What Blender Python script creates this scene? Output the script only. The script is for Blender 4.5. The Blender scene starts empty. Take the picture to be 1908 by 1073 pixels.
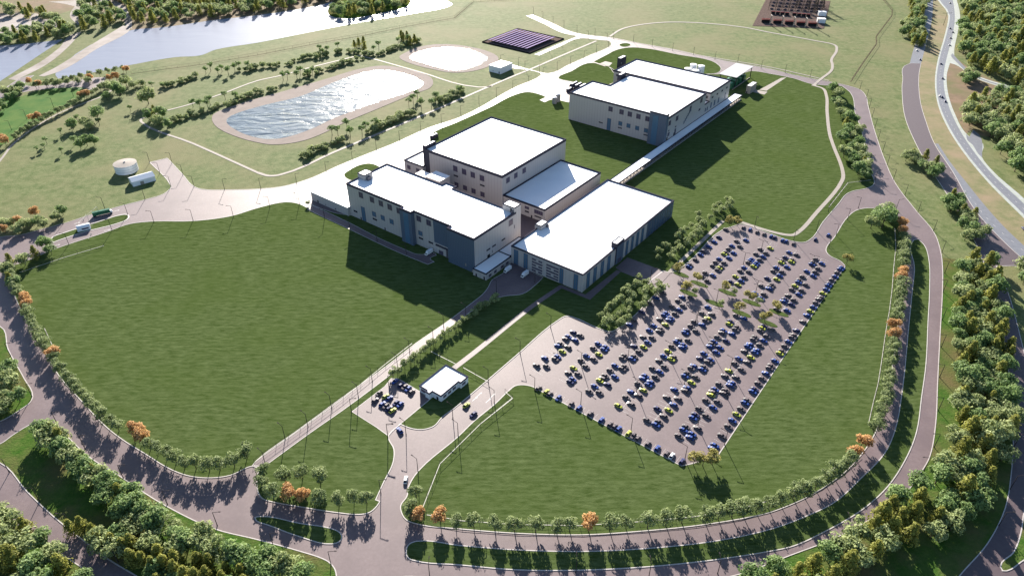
import bpy, math, random
from mathutils import Vector, Matrix
from mathutils.geometry import tessellate_polygon
R=math.radians
# ------------------------------------------------------------------ camera, sky, sun, exposure
CAMH=296.0; FPX=1355.0; PITCH=R(35.2); TH=R(37.45)
S=bpy.context.scene
cd=bpy.data.cameras.new("Camera"); cam=bpy.data.objects.new("Camera",cd); S.collection.objects.link(cam)
cam.location=(0,0,CAMH); cam.rotation_euler=(math.pi/2-PITCH,0,0)
cd.sensor_fit='HORIZONTAL'; cd.sensor_width=36; cd.lens=36*FPX/1908; cd.clip_start=1; cd.clip_end=20000
S.camera=cam
SUN_EL=R(20.5); SUN_AZ=R(-7.7)          # the sun stands ahead of the camera, a little to the left
w=bpy.data.worlds.new("World"); S.world=w; w.use_nodes=True
nt=w.node_tree; bg=nt.nodes['Background']; sky=nt.nodes.new('ShaderNodeTexSky'); sky.sky_type='NISHITA'
sky.sun_disc=False; sky.sun_elevation=SUN_EL; sky.sun_rotation=SUN_AZ; sky.altitude=100; sky.ozone_density=2.5; sky.dust_density=.6
nt.links.new(sky.outputs[0],bg.inputs[0]); bg.inputs[1].default_value=0.056
sl=bpy.data.lights.new("Sun",'SUN'); sl.energy=5.0; sl.angle=R(0.6); sl.color=(1,.93,.83)
so=bpy.data.objects.new("Sun",sl); S.collection.objects.link(so)
sd=Vector((math.sin(SUN_AZ)*math.cos(SUN_EL),math.cos(SUN_AZ)*math.cos(SUN_EL),math.sin(SUN_EL)))
so.rotation_euler=sd.to_track_quat('Z','Y').to_euler(); so.location=(0,600,400)
S.view_settings.view_transform='Standard'; S.view_settings.look='None'; S.view_settings.gamma=1
S.view_settings.exposure=1.85
S.render.engine='CYCLES'
random.seed(7)
# ------------------------------------------------------------------ coordinates
_c,_s=math.cos(PITCH),math.sin(PITCH)
def G(px,py,z=0.0):
    "ground point seen at a position of the 1908 px wide photograph"
    u=(px-954)/FPX; v=(py-536.5)/FPX
    dy=_c-v*_s; dz=-_s-v*_c; t=(z-CAMH)/dz
    return Vector((u*t,dy*t,z))
UX=(math.sin(TH),math.cos(TH)); VX=(math.cos(TH),-math.sin(TH))
def B(u,v,z=0.0):
    "site grid (u runs away up-right, v runs right-down) to world"
    return Vector((u*UX[0]+v*VX[0],u*UX[1]+v*VX[1],z))
# ------------------------------------------------------------------ mesh helper
class MB:
    def __init__(s,o=(0,0,0)): s.v=[];s.f=[];s.m=[];s.o=Vector(o);s.c=[]
    def add(s,vs,fs,mi=0,col=None):
        b=len(s.v); s.v+= [Vector(x)-s.o for x in vs]; s.f+=[tuple(i+b for i in f) for f in fs]; s.m+=[mi]*len(fs); s.c+=[col]*len(fs)
    def box(s,c,d,rz=0,mi=0,top=1.0):
        x,y,z=d[0]/2,d[1]/2,d[2]/2; cr,sr=math.cos(rz),math.sin(rz); vs=[]
        for dz,k in ((-z,1),(z,top)):
            for dx,dy in ((-x,-y),(x,-y),(x,y),(-x,y)):
                vs.append((c[0]+(dx*cr-dy*sr)*k,c[1]+(dx*sr+dy*cr)*k,c[2]+dz))
        s.add(vs,[(0,3,2,1),(4,5,6,7),(0,1,5,4),(1,2,6,5),(2,3,7,6),(3,0,4,7)],mi)
    def buv(s,u0,u1,v0,v1,z0,z1,mi=0):
        vs=[B(u,v,z) for z in (z0,z1) for u,v in ((u0,v0),(u0,v1),(u1,v1),(u1,v0))]
        s.add(vs,[(0,3,2,1),(4,5,6,7),(0,1,5,4),(1,2,6,5),(2,3,7,6),(3,0,4,7)],mi)
    def prism(s,pts,z0,z1,mi=0,bottom=False,side=True,top=True):
        p=[Vector((a[0],a[1],0)) for a in pts]
        ar=sum(p[i].x*p[(i+1)%len(p)].y-p[(i+1)%len(p)].x*p[i].y for i in range(len(p)))
        if ar<0: p.reverse()
        n=len(p); vs=[(a.x,a.y,z0) for a in p]+[(a.x,a.y,z1) for a in p]; fs=[]
        if side: fs+=[(i,(i+1)%n,n+(i+1)%n,n+i) for i in range(n)]
        if top:
            for t in tessellate_polygon([p]):
                a,b,c=t; q=(p[b].x-p[a].x)*(p[c].y-p[a].y)-(p[b].y-p[a].y)*(p[c].x-p[a].x)
                if abs(q)<1e-6: continue
                fs.append((n+a,n+b,n+c) if q>0 else (n+a,n+c,n+b))
        s.add(vs,fs,mi)
    def cyl(s,p0,p1,r0,r1=None,n=8,mi=0,cap=True):
        r1=r0 if r1 is None else r1; p0=Vector(p0);p1=Vector(p1); d=(p1-p0).normalized()
        a=d.orthogonal().normalized(); b=d.cross(a); vs=[]
        for p,r in ((p0,r0),(p1,r1)):
            for i in range(n):
                t=2*math.pi*i/n; vs.append(p+a*(r*math.cos(t))+b*(r*math.sin(t)))
        fs=[(i,(i+1)%n,n+(i+1)%n,n+i) for i in range(n)]
        if cap: fs+=[tuple(range(n-1,-1,-1)),tuple(range(n,2*n))]
        s.add(vs,fs,mi)
    def strip(s,pts,w,z0,z1,closed=False,shift=0.0,mi=0):
        p=[Vector((a[0],a[1])) for a in pts]; n=len(p); L=[];Rr=[]
        for i in range(n):
            a=p[i-1] if (closed or i>0) else p[i]; b=p[(i+1)%n] if (closed or i<n-1) else p[i]
            d=(b-a)
            if d.length<1e-6: d=Vector((1,0))
            d.normalize(); nn=Vector((-d.y,d.x)); k=1.0
            if (closed or 0<i<n-1):
                e=(p[i]-a); 
                if e.length>1e-6:
                    e.normalize(); k=1/max(.5,abs(e.dot(d)))
            L.append(p[i]+nn*(shift+w/2)*k); Rr.append(p[i]+nn*(shift-w/2)*k)
        vs=[];fs=[]
        for i in range(n): vs+=[(Rr[i].x,Rr[i].y,z1),(L[i].x,L[i].y,z1),(Rr[i].x,Rr[i].y,z0),(L[i].x,L[i].y,z0)]
        for i in range(n if closed else n-1):
            a=4*i;b=4*((i+1)%n)
            fs+=[(a,b,b+1,a+1),(a+2,b+2,b,a),(a+1,b+1,b+3,a+3)]
        s.add(vs,fs,mi)
    def build(s,name,mats,parent=None,smooth=False,attr=False):
        me=bpy.data.meshes.new(name); me.from_pydata([tuple(x) for x in s.v],[],s.f)
        for m in (mats if isinstance(mats,(list,tuple)) else [mats]): me.materials.append(m)
        if any(s.m): me.polygons.foreach_set('material_index',s.m)
        if smooth: me.polygons.foreach_set('use_smooth',[True]*len(s.f))
        if attr:
            a=me.attributes.new('tint','FLOAT','FACE'); a.data.foreach_set('value',[c if c is not None else .5 for c in s.c])
        me.update(); o=bpy.data.objects.new(name,me); S.collection.objects.link(o)
        if parent: o.parent=parent
        return o
def tag(o,label=None,cat=None,group=None,kind=None):
    if label: o['label']=label
    if cat: o['category']=cat
    if group: o['group']=group
    if kind: o['kind']=kind
    return o
def thing(name,label,cat,loc,rz=0,group=None):
    o=bpy.data.objects.new(name,None); o.empty_display_size=1; S.collection.objects.link(o)
    o.location=loc; o.rotation_euler=(0,0,rz); return tag(o,label,cat,group)
def struct(mb,name,m): return tag(mb.build(name,m),kind='structure')
def dup(root,loc,rz=0,scale=None,label=None,group=None,cat=None):
    r=root.copy(); S.collection.objects.link(r); r.location=loc; r.rotation_euler=(0,0,rz)
    if scale: r.scale=scale
    tag(r,label,cat,group)
    for ch in root.children:
        c=ch.copy(); S.collection.objects.link(c); c.parent=r
        for g in ch.children:
            d=g.copy(); S.collection.objects.link(d); d.parent=c
    return r
def kill(root):
    for ch in list(root.children):
        for g in list(ch.children): bpy.data.objects.remove(g)
        bpy.data.objects.remove(ch)
    bpy.data.objects.remove(root)
def P(t,z=0):
    "pixel list as text to world points"
    o=[]
    for w_ in t.split():
        q=G(*[float(a) for a in w_.rstrip('!').split(',')],z); o.append(q)
        if w_[-1]=='!': o.append(q.copy())      # ! marks a sharp corner
    return o
def curve(p,closed=True,sub=5,lim=70):
    n=len(p); out=[]; T=[]
    for i in range(n):
        if not closed and i in (0,n-1): T.append(None); continue
        a=p[i]-p[i-1]; b=p[(i+1)%n]-p[i]
        if a.length<1e-4 or b.length<1e-4: T.append(None); continue
        T.append(None if a.angle(b)>R(lim) else (a.normalized()+b.normalized()).normalized())
    for i in range(n if closed else n-1):
        a=p[i]; b=p[(i+1)%n]; L=(b-a).length
        if L<1e-4: continue
        d=(b-a)/L; t0=(T[i] or d)*L; t1=(T[(i+1)%n] or d)*L
        m=1 if (T[i] is None and T[(i+1)%n] is None) else sub
        for k in range(m):
            s=k/m; s2=s*s; s3=s2*s
            out.append(a*(2*s3-3*s2+1)+t0*(s3-2*s2+s)+b*(-2*s3+3*s2)+t1*(s3-s2))
    if not closed: out.append(p[-1])
    return out
# ------------------------------------------------------------------ materials
def mat(name,c1,c2=None,rough=.7,scale=.2,spec=.3,metal=0,stretch=(1,1,1),detail=6,bump=0,bscale=None,attr=False,c3=None,s3=.01,trans=0,lo=.35,hi=.65,nr=.62,c3max=1.0):
    m=bpy.data.materials.new(name); m.use_nodes=True; t=m.node_tree; b=t.nodes['Principled BSDF']
    b.inputs['Roughness'].default_value=rough; b.inputs['Metallic'].default_value=metal
    b.inputs['Specular IOR Level'].default_value=spec
    b.inputs['Base Color'].default_value=(*c1,1)
    N=t.nodes.new; Lk=t.links.new
    if c2 or c3 or bump:
        g=N('ShaderNodeNewGeometry'); mp=N('ShaderNodeMapping'); mp.inputs['Scale'].default_value=stretch
        if attr:
            tc=N('ShaderNodeTexCoord'); Lk(tc.outputs['Object'],mp.inputs['Vector'])
        else: Lk(g.outputs['Position'],mp.inputs['Vector'])
    if c2:
        n=N('ShaderNodeTexNoise'); n.inputs['Scale'].default_value=scale; n.inputs['Detail'].default_value=detail; n.inputs['Roughness'].default_value=nr
        Lk(mp.outputs[0],n.inputs['Vector'])
        mr=N('ShaderNodeMapRange'); mr.inputs['From Min'].default_value=lo; mr.inputs['From Max'].default_value=hi; Lk(n.outputs['Fac'],mr.inputs['Value'])
        mx=N('ShaderNodeMix'); mx.data_type='RGBA'; mx.inputs[6].default_value=(*c1,1); mx.inputs[7].default_value=(*c2,1)
        Lk(mr.outputs[0],mx.inputs[0]); out=mx.outputs[2]
        if attr:
            at=N('ShaderNodeAttribute'); at.attribute_name='tint'; Lk(at.outputs['Fac'],mx.inputs[0])
        if c3:
            n2=N('ShaderNodeTexNoise'); n2.inputs['Scale'].default_value=s3; n2.inputs['Detail'].default_value=5; n2.inputs['Roughness'].default_value=.6
            Lk(g.outputs['Position'],n2.inputs['Vector'])
            m2=N('ShaderNodeMapRange'); m2.inputs['From Min'].default_value=.42; m2.inputs['From Max'].default_value=.68; m2.inputs['To Max'].default_value=c3max; Lk(n2.outputs['Fac'],m2.inputs['Value'])
            my=N('ShaderNodeMix'); my.data_type='RGBA'; my.inputs[7].default_value=(*c3,1); Lk(m2.outputs[0],my.inputs[0]); Lk(out,my.inputs[6]); out=my.outputs[2]
        Lk(out,b.inputs['Base Color'])
    if bump:
        nb=N('ShaderNodeTexNoise'); nb.inputs['Scale'].default_value=bscale or scale*4; nb.inputs['Detail'].default_value=4; Lk(mp.outputs[0],nb.inputs['Vector'])
        bp=N('ShaderNodeBump'); bp.inputs['Strength'].default_value=1; bp.inputs['Distance'].default_value=bump; Lk(nb.outputs['Fac'],bp.inputs['Height']); Lk(bp.outputs[0],b.inputs['Normal'])
    if trans:
        tr=N('ShaderNodeBsdfTranslucent'); ms=N('ShaderNodeMixShader'); ms.inputs[0].default_value=trans
        if c2: Lk(out,tr.inputs[0])
        else: tr.inputs[0].default_value=(*c1,1)
        Lk(b.outputs[0],ms.inputs[1]); Lk(tr.outputs[0],ms.inputs[2]); Lk(ms.outputs[0],t.nodes['Material Output'].inputs[0])
    return m
M={}
M['meadow']=mat('meadow',(.058,.090,.024),(.155,.168,.076),rough=.85,scale=.13,spec=.05,bump=.25,bscale=.8,detail=14,nr=.76,c3=(.165,.150,.078),s3=.013,c3max=.75,lo=.36,hi=.64)
M['lawn']=mat('lawn',(.030,.050,.011),(.098,.126,.050),rough=1,scale=1,spec=0,stretch=(.12,.50,.05),detail=14,nr=.74,bump=.10,bscale=6,c3=(.050,.076,.018),s3=.02,c3max=.42,lo=.34,hi=.67)
M['turf']=mat('turf',(.028,.080,.012),(.080,.115,.030),rough=1,scale=.2,spec=0,detail=13,nr=.74,bump=.3,bscale=.9,c3=(.115,.095,.045),s3=.035)
M['field']=mat('field',(.028,.095,.012),(.075,.13,.024),rough=1,scale=.06,spec=.1,bump=.2,bscale=.9)
M['drygrass']=mat('dry_grass',(.22,.185,.105),(.115,.13,.055),rough=1,nr=.75,detail=12,scale=.1,spec=.1,bump=.2,bscale=.9,c3=(.235,.18,.115),s3=.03)
M['soil']=mat('soil',(.20,.135,.09),(.14,.10,.062),rough=.95,scale=.08,spec=.1,c3=(.12,.11,.05),s3=.03)
M['asphalt']=mat('asphalt',(.130,.095,.098),(.158,.119,.121),rough=.55,scale=.6,spec=.26,bump=.012,bscale=8,c3=(.117,.086,.09),s3=.05)
M['darkroad']=mat('dark_asphalt',(.078,.055,.062),(.09,.068,.073),rough=.6,scale=.5,spec=.3,bump=.01,bscale=8)
M['concrete']=mat('concrete',(.25,.22,.195),(.29,.255,.225),rough=.75,scale=.4,spec=.15)
M['kerb']=mat('kerb_concrete',(.36,.33,.31),(.44,.40,.38),rough=.6,scale=.5)
M['oldroad']=mat('old_asphalt',(.125,.13,.15),(.155,.16,.18),rough=.6,scale=.3,spec=.3)
M['shoulder']=mat('road_shoulder',(.33,.35,.34),(.26,.28,.24),rough=.8,scale=.2)
M['paint']=mat('road_paint',(.5,.48,.46),(.4,.38,.37),rough=.6,scale=2)
M['sand']=mat('pond_rim',(.235,.195,.175),(.20,.165,.148),rough=.9,scale=.1,spec=.08)
M['pale']=mat('pale_ground',(.30,.265,.25),(.16,.13,.11),rough=.8,scale=.02,spec=.15)
def watermat(name,col,wave,wsc,rough,st=(1,1,1)):
    m=bpy.data.materials.new(name); m.use_nodes=True; t=m.node_tree; b=t.nodes['Principled BSDF']; N=t.nodes.new; Lk=t.links.new
    b.inputs['Base Color'].default_value=(*col,1); b.inputs['Roughness'].default_value=rough; b.inputs['IOR'].default_value=1.33; b.inputs['Specular IOR Level'].default_value=.6
    g=N('ShaderNodeNewGeometry'); mp=N('ShaderNodeMapping'); mp.inputs['Scale'].default_value=st; Lk(g.outputs['Position'],mp.inputs['Vector'])
    n1=N('ShaderNodeTexNoise'); n1.inputs['Scale'].default_value=wsc; n1.inputs['Detail'].default_value=5; n1.inputs['Roughness'].default_value=.5; n1.inputs['Distortion'].default_value=.6
    Lk(mp.outputs[0],n1.inputs['Vector'])
    bp=N('ShaderNodeBump'); bp.inputs['Distance'].default_value=wave; Lk(n1.outputs['Fac'],bp.inputs['Height']); Lk(bp.outputs[0],b.inputs['Normal'])
    return m
M['pond']=watermat('pond_water',(.10,.13,.155),2.1,.085,.12,(.45,1.0,1))
M['river']=watermat('river_water',(.205,.22,.275),.35,.05,.32,(.4,1,1)); M['river'].node_tree.nodes['Principled BSDF'].inputs['Specular IOR Level'].default_value=.12  # sky reflection put into the pale river base colour, gloss turned low
M['wall']=mat('wall_panel',(.47,.42,.38),(.50,.45,.41),rough=.6,scale=.15,spec=.3)
M['bluepanel']=None
def ribmat(name,c1,c2,period=1.2):
    m=bpy.data.materials.new(name); m.use_nodes=True; t=m.node_tree; b=t.nodes['Principled BSDF']; N=t.nodes.new; Lk=t.links.new
    b.inputs['Roughness'].default_value=.45
    g=N('ShaderNodeNewGeometry'); mp=N('ShaderNodeMapping'); mp.inputs['Rotation'].default_value=(0,0,TH); Lk(g.outputs['Position'],mp.inputs['Vector'])
    sx=N('ShaderNodeSeparateXYZ'); Lk(mp.outputs[0],sx.inputs[0])
    ad=N('ShaderNodeMath'); ad.operation='ADD'; Lk(sx.outputs[0],ad.inputs[0]); Lk(sx.outputs[1],ad.inputs[1])
    mo=N('ShaderNodeMath'); mo.operation='MODULO'; mo.inputs[1].default_value=period; Lk(ad.outputs[0],mo.inputs[0])
    ab=N('ShaderNodeMath'); ab.operation='ABSOLUTE'; Lk(mo.outputs[0],ab.inputs[0])
    lt=N('ShaderNodeMath'); lt.operation='LESS_THAN'; lt.inputs[1].default_value=period*.14; Lk(ab.outputs[0],lt.inputs[0])
    mx=N('ShaderNodeMix'); mx.data_type='RGBA'; mx.inputs[6].default_value=(*c1,1); mx.inputs[7].default_value=(*c2,1); Lk(lt.outputs[0],mx.inputs[0]); Lk(mx.outputs[2],b.inputs['Base Color'])
    return m
M['wall']=ribmat('wall_panel',(.395,.365,.36),(.335,.31,.305),3.2)
M['bluepanel']=ribmat('blue_metal_panel',(.080,.108,.160),(.05,.072,.112),1.6)
M['roof']=mat('white_roof',(.80,.80,.80),(.74,.74,.75),rough=.5,scale=.05,spec=.3)
M['parapet']=mat('parapet_metal',(.055,.053,.07),rough=.95,spec=0)
M['trim']=mat('dark_trim',(.03,.03,.045),rough=.95,spec=0)
M['glass']=mat('window_glass',(.075,.062,.10),rough=.25,spec=.4)
M['blueglass']=mat('blue_glass',(.075,.14,.22),rough=.15,spec=.6)
M['frame']=mat('window_frame',(.12,.11,.13),rough=.5)
M['whitemetal']=mat('white_metal',(.70,.71,.73),rough=.35,spec=.4)
M['pole']=mat('pole_metal',(.045,.038,.04),rough=1,spec=0)
M['solar']=mat('solar_panel',(.25,.20,.32),rough=1,spec=0)
M['black']=mat('black_frame',(.02,.02,.022),rough=1,spec=0)
M['green']=mat('green_paint',(.012,.10,.05),rough=.4,spec=.4)
M['red']=mat('red_paint',(.30,.035,.025),rough=.5)
M['steel']=mat('steel',(.25,.25,.27),rough=.5,metal=.3)
M['gravel']=mat('gravel',(.15,.112,.098),(.085,.064,.057),rough=1,spec=0,scale=.5)
M['brownrail']=mat('weathered_rail',(.10,.08,.058),rough=1,spec=0)
M['rail']=mat('fence_rail',(.34,.33,.28),rough=.6)
M['bark']=mat('bark',(.07,.05,.035),(.10,.075,.05),rough=.9,scale=2)
def leaf(n,a,b): return mat(n,a,b,rough=.6,scale=3,spec=.15,attr=True,trans=.45)
M['leafA']=leaf('leaf_pale_green',(.13,.175,.062),(.42,.47,.22))
M['leafB']=leaf('leaf_mid_green',(.085,.155,.052),(.30,.39,.15))
M['leafC']=leaf('leaf_olive',(.10,.112,.022),(.37,.37,.09))
M['leafO']=leaf('leaf_orange',(.36,.19,.075),(.66,.42,.19))
M['leafY']=leaf('leaf_yellow',(.20,.185,.05),(.46,.41,.14))
M['leafR']=leaf('leaf_row_green',(.105,.15,.055),(.34,.39,.18))
CC={'b':(.03,.07,.26),'n':(.03,.035,.11),'g':(.13,.105,.11),'y':(.42,.44,.06),'w':(.62,.62,.64),'k':(.018,.035,.04)}
for k,c in CC.items():
    m=mat('car_paint_'+{'b':'blue','n':'navy','g':'grey','y':'yellow','w':'white','k':'dark'}[k],c,rough=.5,spec=.2,metal=0); m.node_tree.nodes['Principled BSDF'].inputs['Coat Weight'].default_value=.04; M['car_'+k]=m
M['tyre']=mat('tyre',(.015,.015,.015),rough=.8)
M['carglass']=mat('car_glass',(.012,.014,.022),rough=.35,spec=.18)
M['lamp']=mat('headlight',(.6,.6,.58),rough=.2)
# ------------------------------------------------------------------ the setting
mb=MB(); mb.prism([(-6000,-300),(6000,-300),(6000,9000),(-6000,9000)],-1,0); struct(mb,'ground',M['meadow'])
def area(name,txt,z,m,kerb=None,z0=None,kw=.5,smooth=True,hole=None,kz=.08,kname='kerb',sub=5):
    p=P(txt)
    if smooth: p=curve(p,sub=sub)
    mb=MB(); mb.prism(p,(0.0 if z0 is None else z0),z); o=struct(mb,name,M[m])
    if kerb:
        k=MB(); k.strip(p,kw,z-.1 if z>.1 else 0,z+kz,closed=True); struct(k,kname,M[kerb])
    return p
def path(name,txt,wd,z,m,closed=False,sub=5):
    p=curve(P(txt),closed=closed,sub=sub); mb=MB(); mb.strip(p,wd,0,z,closed=closed); struct(mb,name,M[m]); return p
# water, far bank and causeway
area('river','-60,92 0,86 60,81 117,74 60,112 0,152 -60,190',.05,'river')
area('river','104,137 244,57 300,52 400,38 480,29 560,17 620,4 700,-25 900,-40 832,0 842,10 757,28 656,45 580,60 480,80 402,93 372,104 327,107 236,123 161,138 108,147',.05,'river')
area('river_island','612,26 625,33 650,35 700,27 755,14 765,4 760,-15 640,-15 620,5',.4,'turf')
area('river_bank','0,84 0,60 40,55 90,35 148,15 165,12 232,42 244,57 300,52 400,38 480,29 560,17 620,4 700,-30 500,-60 0,-60 -60,-20 -60,88',.02,'soil')
area('bare_ground','-40,30 0,26 60,25 92,36 108,50 85,58 40,62 0,72 -40,75',.06,'pale')
area('dirt_track','90,4 120,8 150,16 180,8 205,12 230,22 236,50 246,54 243,24 225,8 190,-4 150,0',.06,'pale')
area('causeway_track','141,62 110,90 75,116 15,148 30,150 85,122 125,90 152,60',.09,'pale')
area('causeway_track','230,48 170,84 100,128 72,142 82,143 110,134 180,92 243,54',.09,'pale')
area('dirt_track','150,0 130,30 146,48 152,40 142,28 165,5',.07,'pale')
# detention ponds
for rim,wat in (('395,222 400,212 450,193 520,173 600,150 680,127 715,123 760,130 800,143 807,155 800,165 770,176 700,205 640,230 600,250 560,264 510,270 480,266 440,255 405,238','422,225 432,216 480,200 560,180 620,155 680,135 710,131 750,137 783,150 789,158 775,167 700,192 620,222 580,241 530,257 500,260 470,255 440,243'),
                ('744,107 757,98 782,88 820,83 870,87 920,101 929,111 918,121 882,133 845,136 807,130 757,116','764,106 788,95 820,89 856,89 890,98 909,108 903,116 880,127 850,132 820,127 785,117 767,111')):
    area('pond_rim',rim,.25,'sand'); area('pond',wat,.3,'pond')
# main paved underlay: the loop road, the truck courts and the car park
ROADS='''-100,470 0,442 38,438 75,428 121,416 176,398 226,384 272,372 304,362 318,350 317,344 279,303 312,295 340,325 362,348 377,353 430,354 487,352 530,347 580,332 631,309 698,282 731,269 800,238 857,219 960,163 1005,143 1008,138 985,131 955,127 955,121 984,129 1012,136 1022,137 1060,121 1100,103 1136,87 1139,82 1134,77 1116,75 1100,73 1083,72 1044,87 1005,104 996,102 1040,83 1076,68 1048,62 1015,46 980,30 993,28 1030,44 1063,59 1090,65 1141,71 1186,80 1262,94 1332,110 1440,130 1478,140 1546,153 1579,160 1601,167 1613,179 1617,196 1627,235 1638,270 1647,295 1669,343 1707,393 1740,433 1752,466 1756,496 1756,540 1752,615 1747,711 1743,792 1732,851 1717,878 1690,915 1640,955 1560,1000 1470,1035 1375,1070 1250,1092 1000,1110 700,1140 -150,1140 -150,700'''
area('road',ROADS,.06,'asphalt',kerb='kerb',kw=.45,kz=.12)
# lawns, raised inside their kerbs
LAWN='''12,510 8,498 40,490 100,465 200,432 240,418 280,413 360,412 430,403 480,388 530,377 548,378 562,382 573,388! 578,380! 590,386 640,400 700,400 760,380 800,330 801,262 807,248 850,229 914,200 960,177 983,172 1010,178 1018,182 1006,187! 1015,191! 1028,186 1059,191 1100,170 1135,158 1200,150 1290,140 1345,139 1375,140 1400,133 1435,138 1480,147 1513,157 1569,161 1585,174 1594,214 1604,239 1610,267 1617,298 1624,325 1629,338 1626,346 1612,352 1591,356 1576,363 1564,378 1534,413 1506,449 1496,452 1478,450 1430,434 1379,418 1372,420 1360,424 1347,428 1278,492 1249,508 1236,505 1206,528 1227,542 1150,613 1137,618 1121,614 1067,591 1055,589 1044,594 960,664 910,707 847,760 824,777 808,794 788,800 771,799 757,795 746,790 724,812 734,837 732,863 715,898 700,931! 708,934! 701,944 689,954 671,958 631,955 560,944 505,934 490,929 482,919 479,903 481,880 487,869 470,868 430,885 395,890 355,887 320,875 270,845 230,820 200,797 150,745 110,700 75,640 45,590 25,545'''
area('lawn',LAWN,.16,'lawn',kerb='kerb',kw=.5)
area('lawn','641,326 652,317 670,308 688,305 705,310 712,318 690,338 655,337',.16,'lawn',kerb='kerb',kw=.4)
area('lawn','1040,145 1065,133 1093,119 1106,118 1136,126 1150,140 1135,158 1100,158 1061,152 1043,148',.16,'lawn',kerb='kerb',kw=.4)
area('lawn','1105,116 1130,103 1151,93 1176,89 1212,92 1262,102 1322,113 1340,123 1343,131 1334,137 1290,139 1200,146 1150,140 1134,125',.16,'lawn',kerb='kerb',kw=.4)
area('lawn','1154,84 1158,82 1165,81 1172,82 1175,84 1171,87 1164,88 1157,87',.16,'lawn',kerb='kerb',kw=.4)
LAWN2='''1540,461 1554,443 1581,403 1599,391 1622,388 1650,393 1672,408 1684,440 1684,500 1678,560 1670,630 1663,680 1656,725 1643,775 1624,819 1591,863 1559,892 1513,921 1473,940 1428,956 1312,977 1186,990 1086,996 960,993 857,985 782,977 757,968 748,954 747,941 758,925 762,905 780,877 853,814 883,785 923,752 949,727 960,719 972,717 991,720 1010,730 1050,751 1160,810 1270,868! 1300,861 1336,851! 1380,785 1460,665 1530,562 1575,496! 1566,487 1548,478 1540,470'''
area('lawn',LAWN2,.16,'lawn',kerb='kerb',kw=.5)
# verge islands between the carriageways
area('verge','1702,448 1711,446 1722,457 1730,480 1732,540 1729,600 1725,680 1717,740 1708,803 1692,846 1654,906 1604,951 1529,994 1478,1017 1438,1026 1312,1045 1186,1057 1073,1062 960,1061 857,1052 769,1043 760,1038 757,1027 762,1014 777,1008 857,1016 960,1024 1086,1027 1212,1021 1337,1007 1438,985 1503,961 1554,936 1604,891 1647,846 1667,803 1682,720 1692,620 1700,540 1704,500',.16,'lawn',kerb='kerb',kw=.5)
area('verge','475,964 483,962 560,975 622,986 634,993 637,1000 633,1008 618,1013 560,1000 500,978 478,970',.16,'lawn',kerb='kerb',kw=.5)
area('verge','745,1075 738,1078 735,1090 760,1100 1000,1120 1000,1085 800,1076',.16,'lawn',kerb='kerb',kw=.5)
# lower left islands with the groves
area('grove_ground','-80,840 0,827 25,810 60,790 85,787 100,790 115,803 165,850 225,888 300,937 400,985 480,1005 560,1027 600,1040 613,1047 624,1060 628,1080 640,1130 350,1130 255,1073 200,1040 160,1010 100,962 50,915 0,862 -80,850',.16,'turf',kerb='kerb',kw=.5)
area('grove_ground','-120,600 0,608 15,650 45,705 61,738 56,750 40,762 0,785 -120,810',.16,'turf',kerb='kerb',kw=.5)
area('grove_ground','-120,880 0,950 60,998 130,1042 175,1073 210,1110 -120,1140',.16,'turf',kerb='kerb',kw=.5)
area('gate_island','95,448 100,441 120,434 185,413 220,402 235,400 240,403 236,410 215,418 160,432 110,448 100,452',.16,'lawn',kerb='kerb',kw=1.1)
# service road, drives, paths
area('service_road','470,868! 478,858 553,803 640,739 719,683 776,639 830,602 879,565 901,547 910,535 917,522 939,508 953,488 1012,517 1000,529 973,548 940,552 925,556 908,562 847,603 791,646 729,697 642,762 583,803 495,867! 487,874!',.2,'asphalt',kerb='kerb',kw=.4,kz=.05,z0=-.1)
area('access_road','574,391! 579,382! 652,416 710,446 756,466 777,474 791,474 800,470 811,473 813,476! 802,481 802,484 809,488! 797,493! 760,478 721,461 652,428 590,399',.2,'asphalt',kerb='kerb',kw=.4,kz=.05,z0=-.1)
area('car_park','656,767 717,720 729,705 746,708 783,730 801,744 746,790 735,800 724,812 700,795',.2,'asphalt',kerb='kerb',kw=.3,kz=.03,z0=-.1,smooth=False)
area('plaza','1147,499 1169,480 1236,505 1250,508 1227,534 1206,526 1158,507',.2,'asphalt',z0=-.1,smooth=False)
path('footpath','846,686 880,660 990,572 1047,533',3.6,.22,'asphalt')
path('footpath','1043,533 1095,554 1153,505',3.4,.24,'asphalt')
path('footpath','1247,508 1347,412',3.0,.26,'concrete')
path('footpath','1377,413 1430,430 1466,438 1478,438 1486,434 1520,398 1569,337 1571,325 1552,270 1546,251 1541,209 1539,176 1532,165 1516,160 1528,149 1549,132 1551,121 1549,113 1559,93 1554,84 1521,77 1428,60 1388,52 1312,44 1249,42 1199,46 1161,54 1136,69',3.2,.26,'concrete')
path('footpath','480,322 502,328 522,326 622,284 800,210 960,141 985,131 1045,105 1111,77',3.2,.2,'concrete')
path('footpath','480,322 360,268 264,228 264,222 272,219 309,207 347,197 412,176 480,151 525,141 568,129 669,104 694,110 780,134 892,163 918,161',2.6,.2,'concrete')
path('footpath','1141,72 1200,83 1300,103 1440,127 1545,151',1.8,.24,'concrete')
path('footpath','-10,312 6,292 25,268 80,228 120,207 161,191 190,180 212,166',2.2,.1,'concrete')
path('footpath','1128,124 1105,116',2.6,.2,'concrete')
area('pad','1118,119 1128,115 1141,118 1135,124 1122,122',.24,'concrete',z0=-.1,smooth=False)
area('footpath','1455,146 1465,145 1428,170 1415,168',.22,'concrete',z0=-.1,smooth=False)
area('pad','1402,172 1408,168 1430,172 1424,177',.24,'concrete',z0=-.1,smooth=False)
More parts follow.
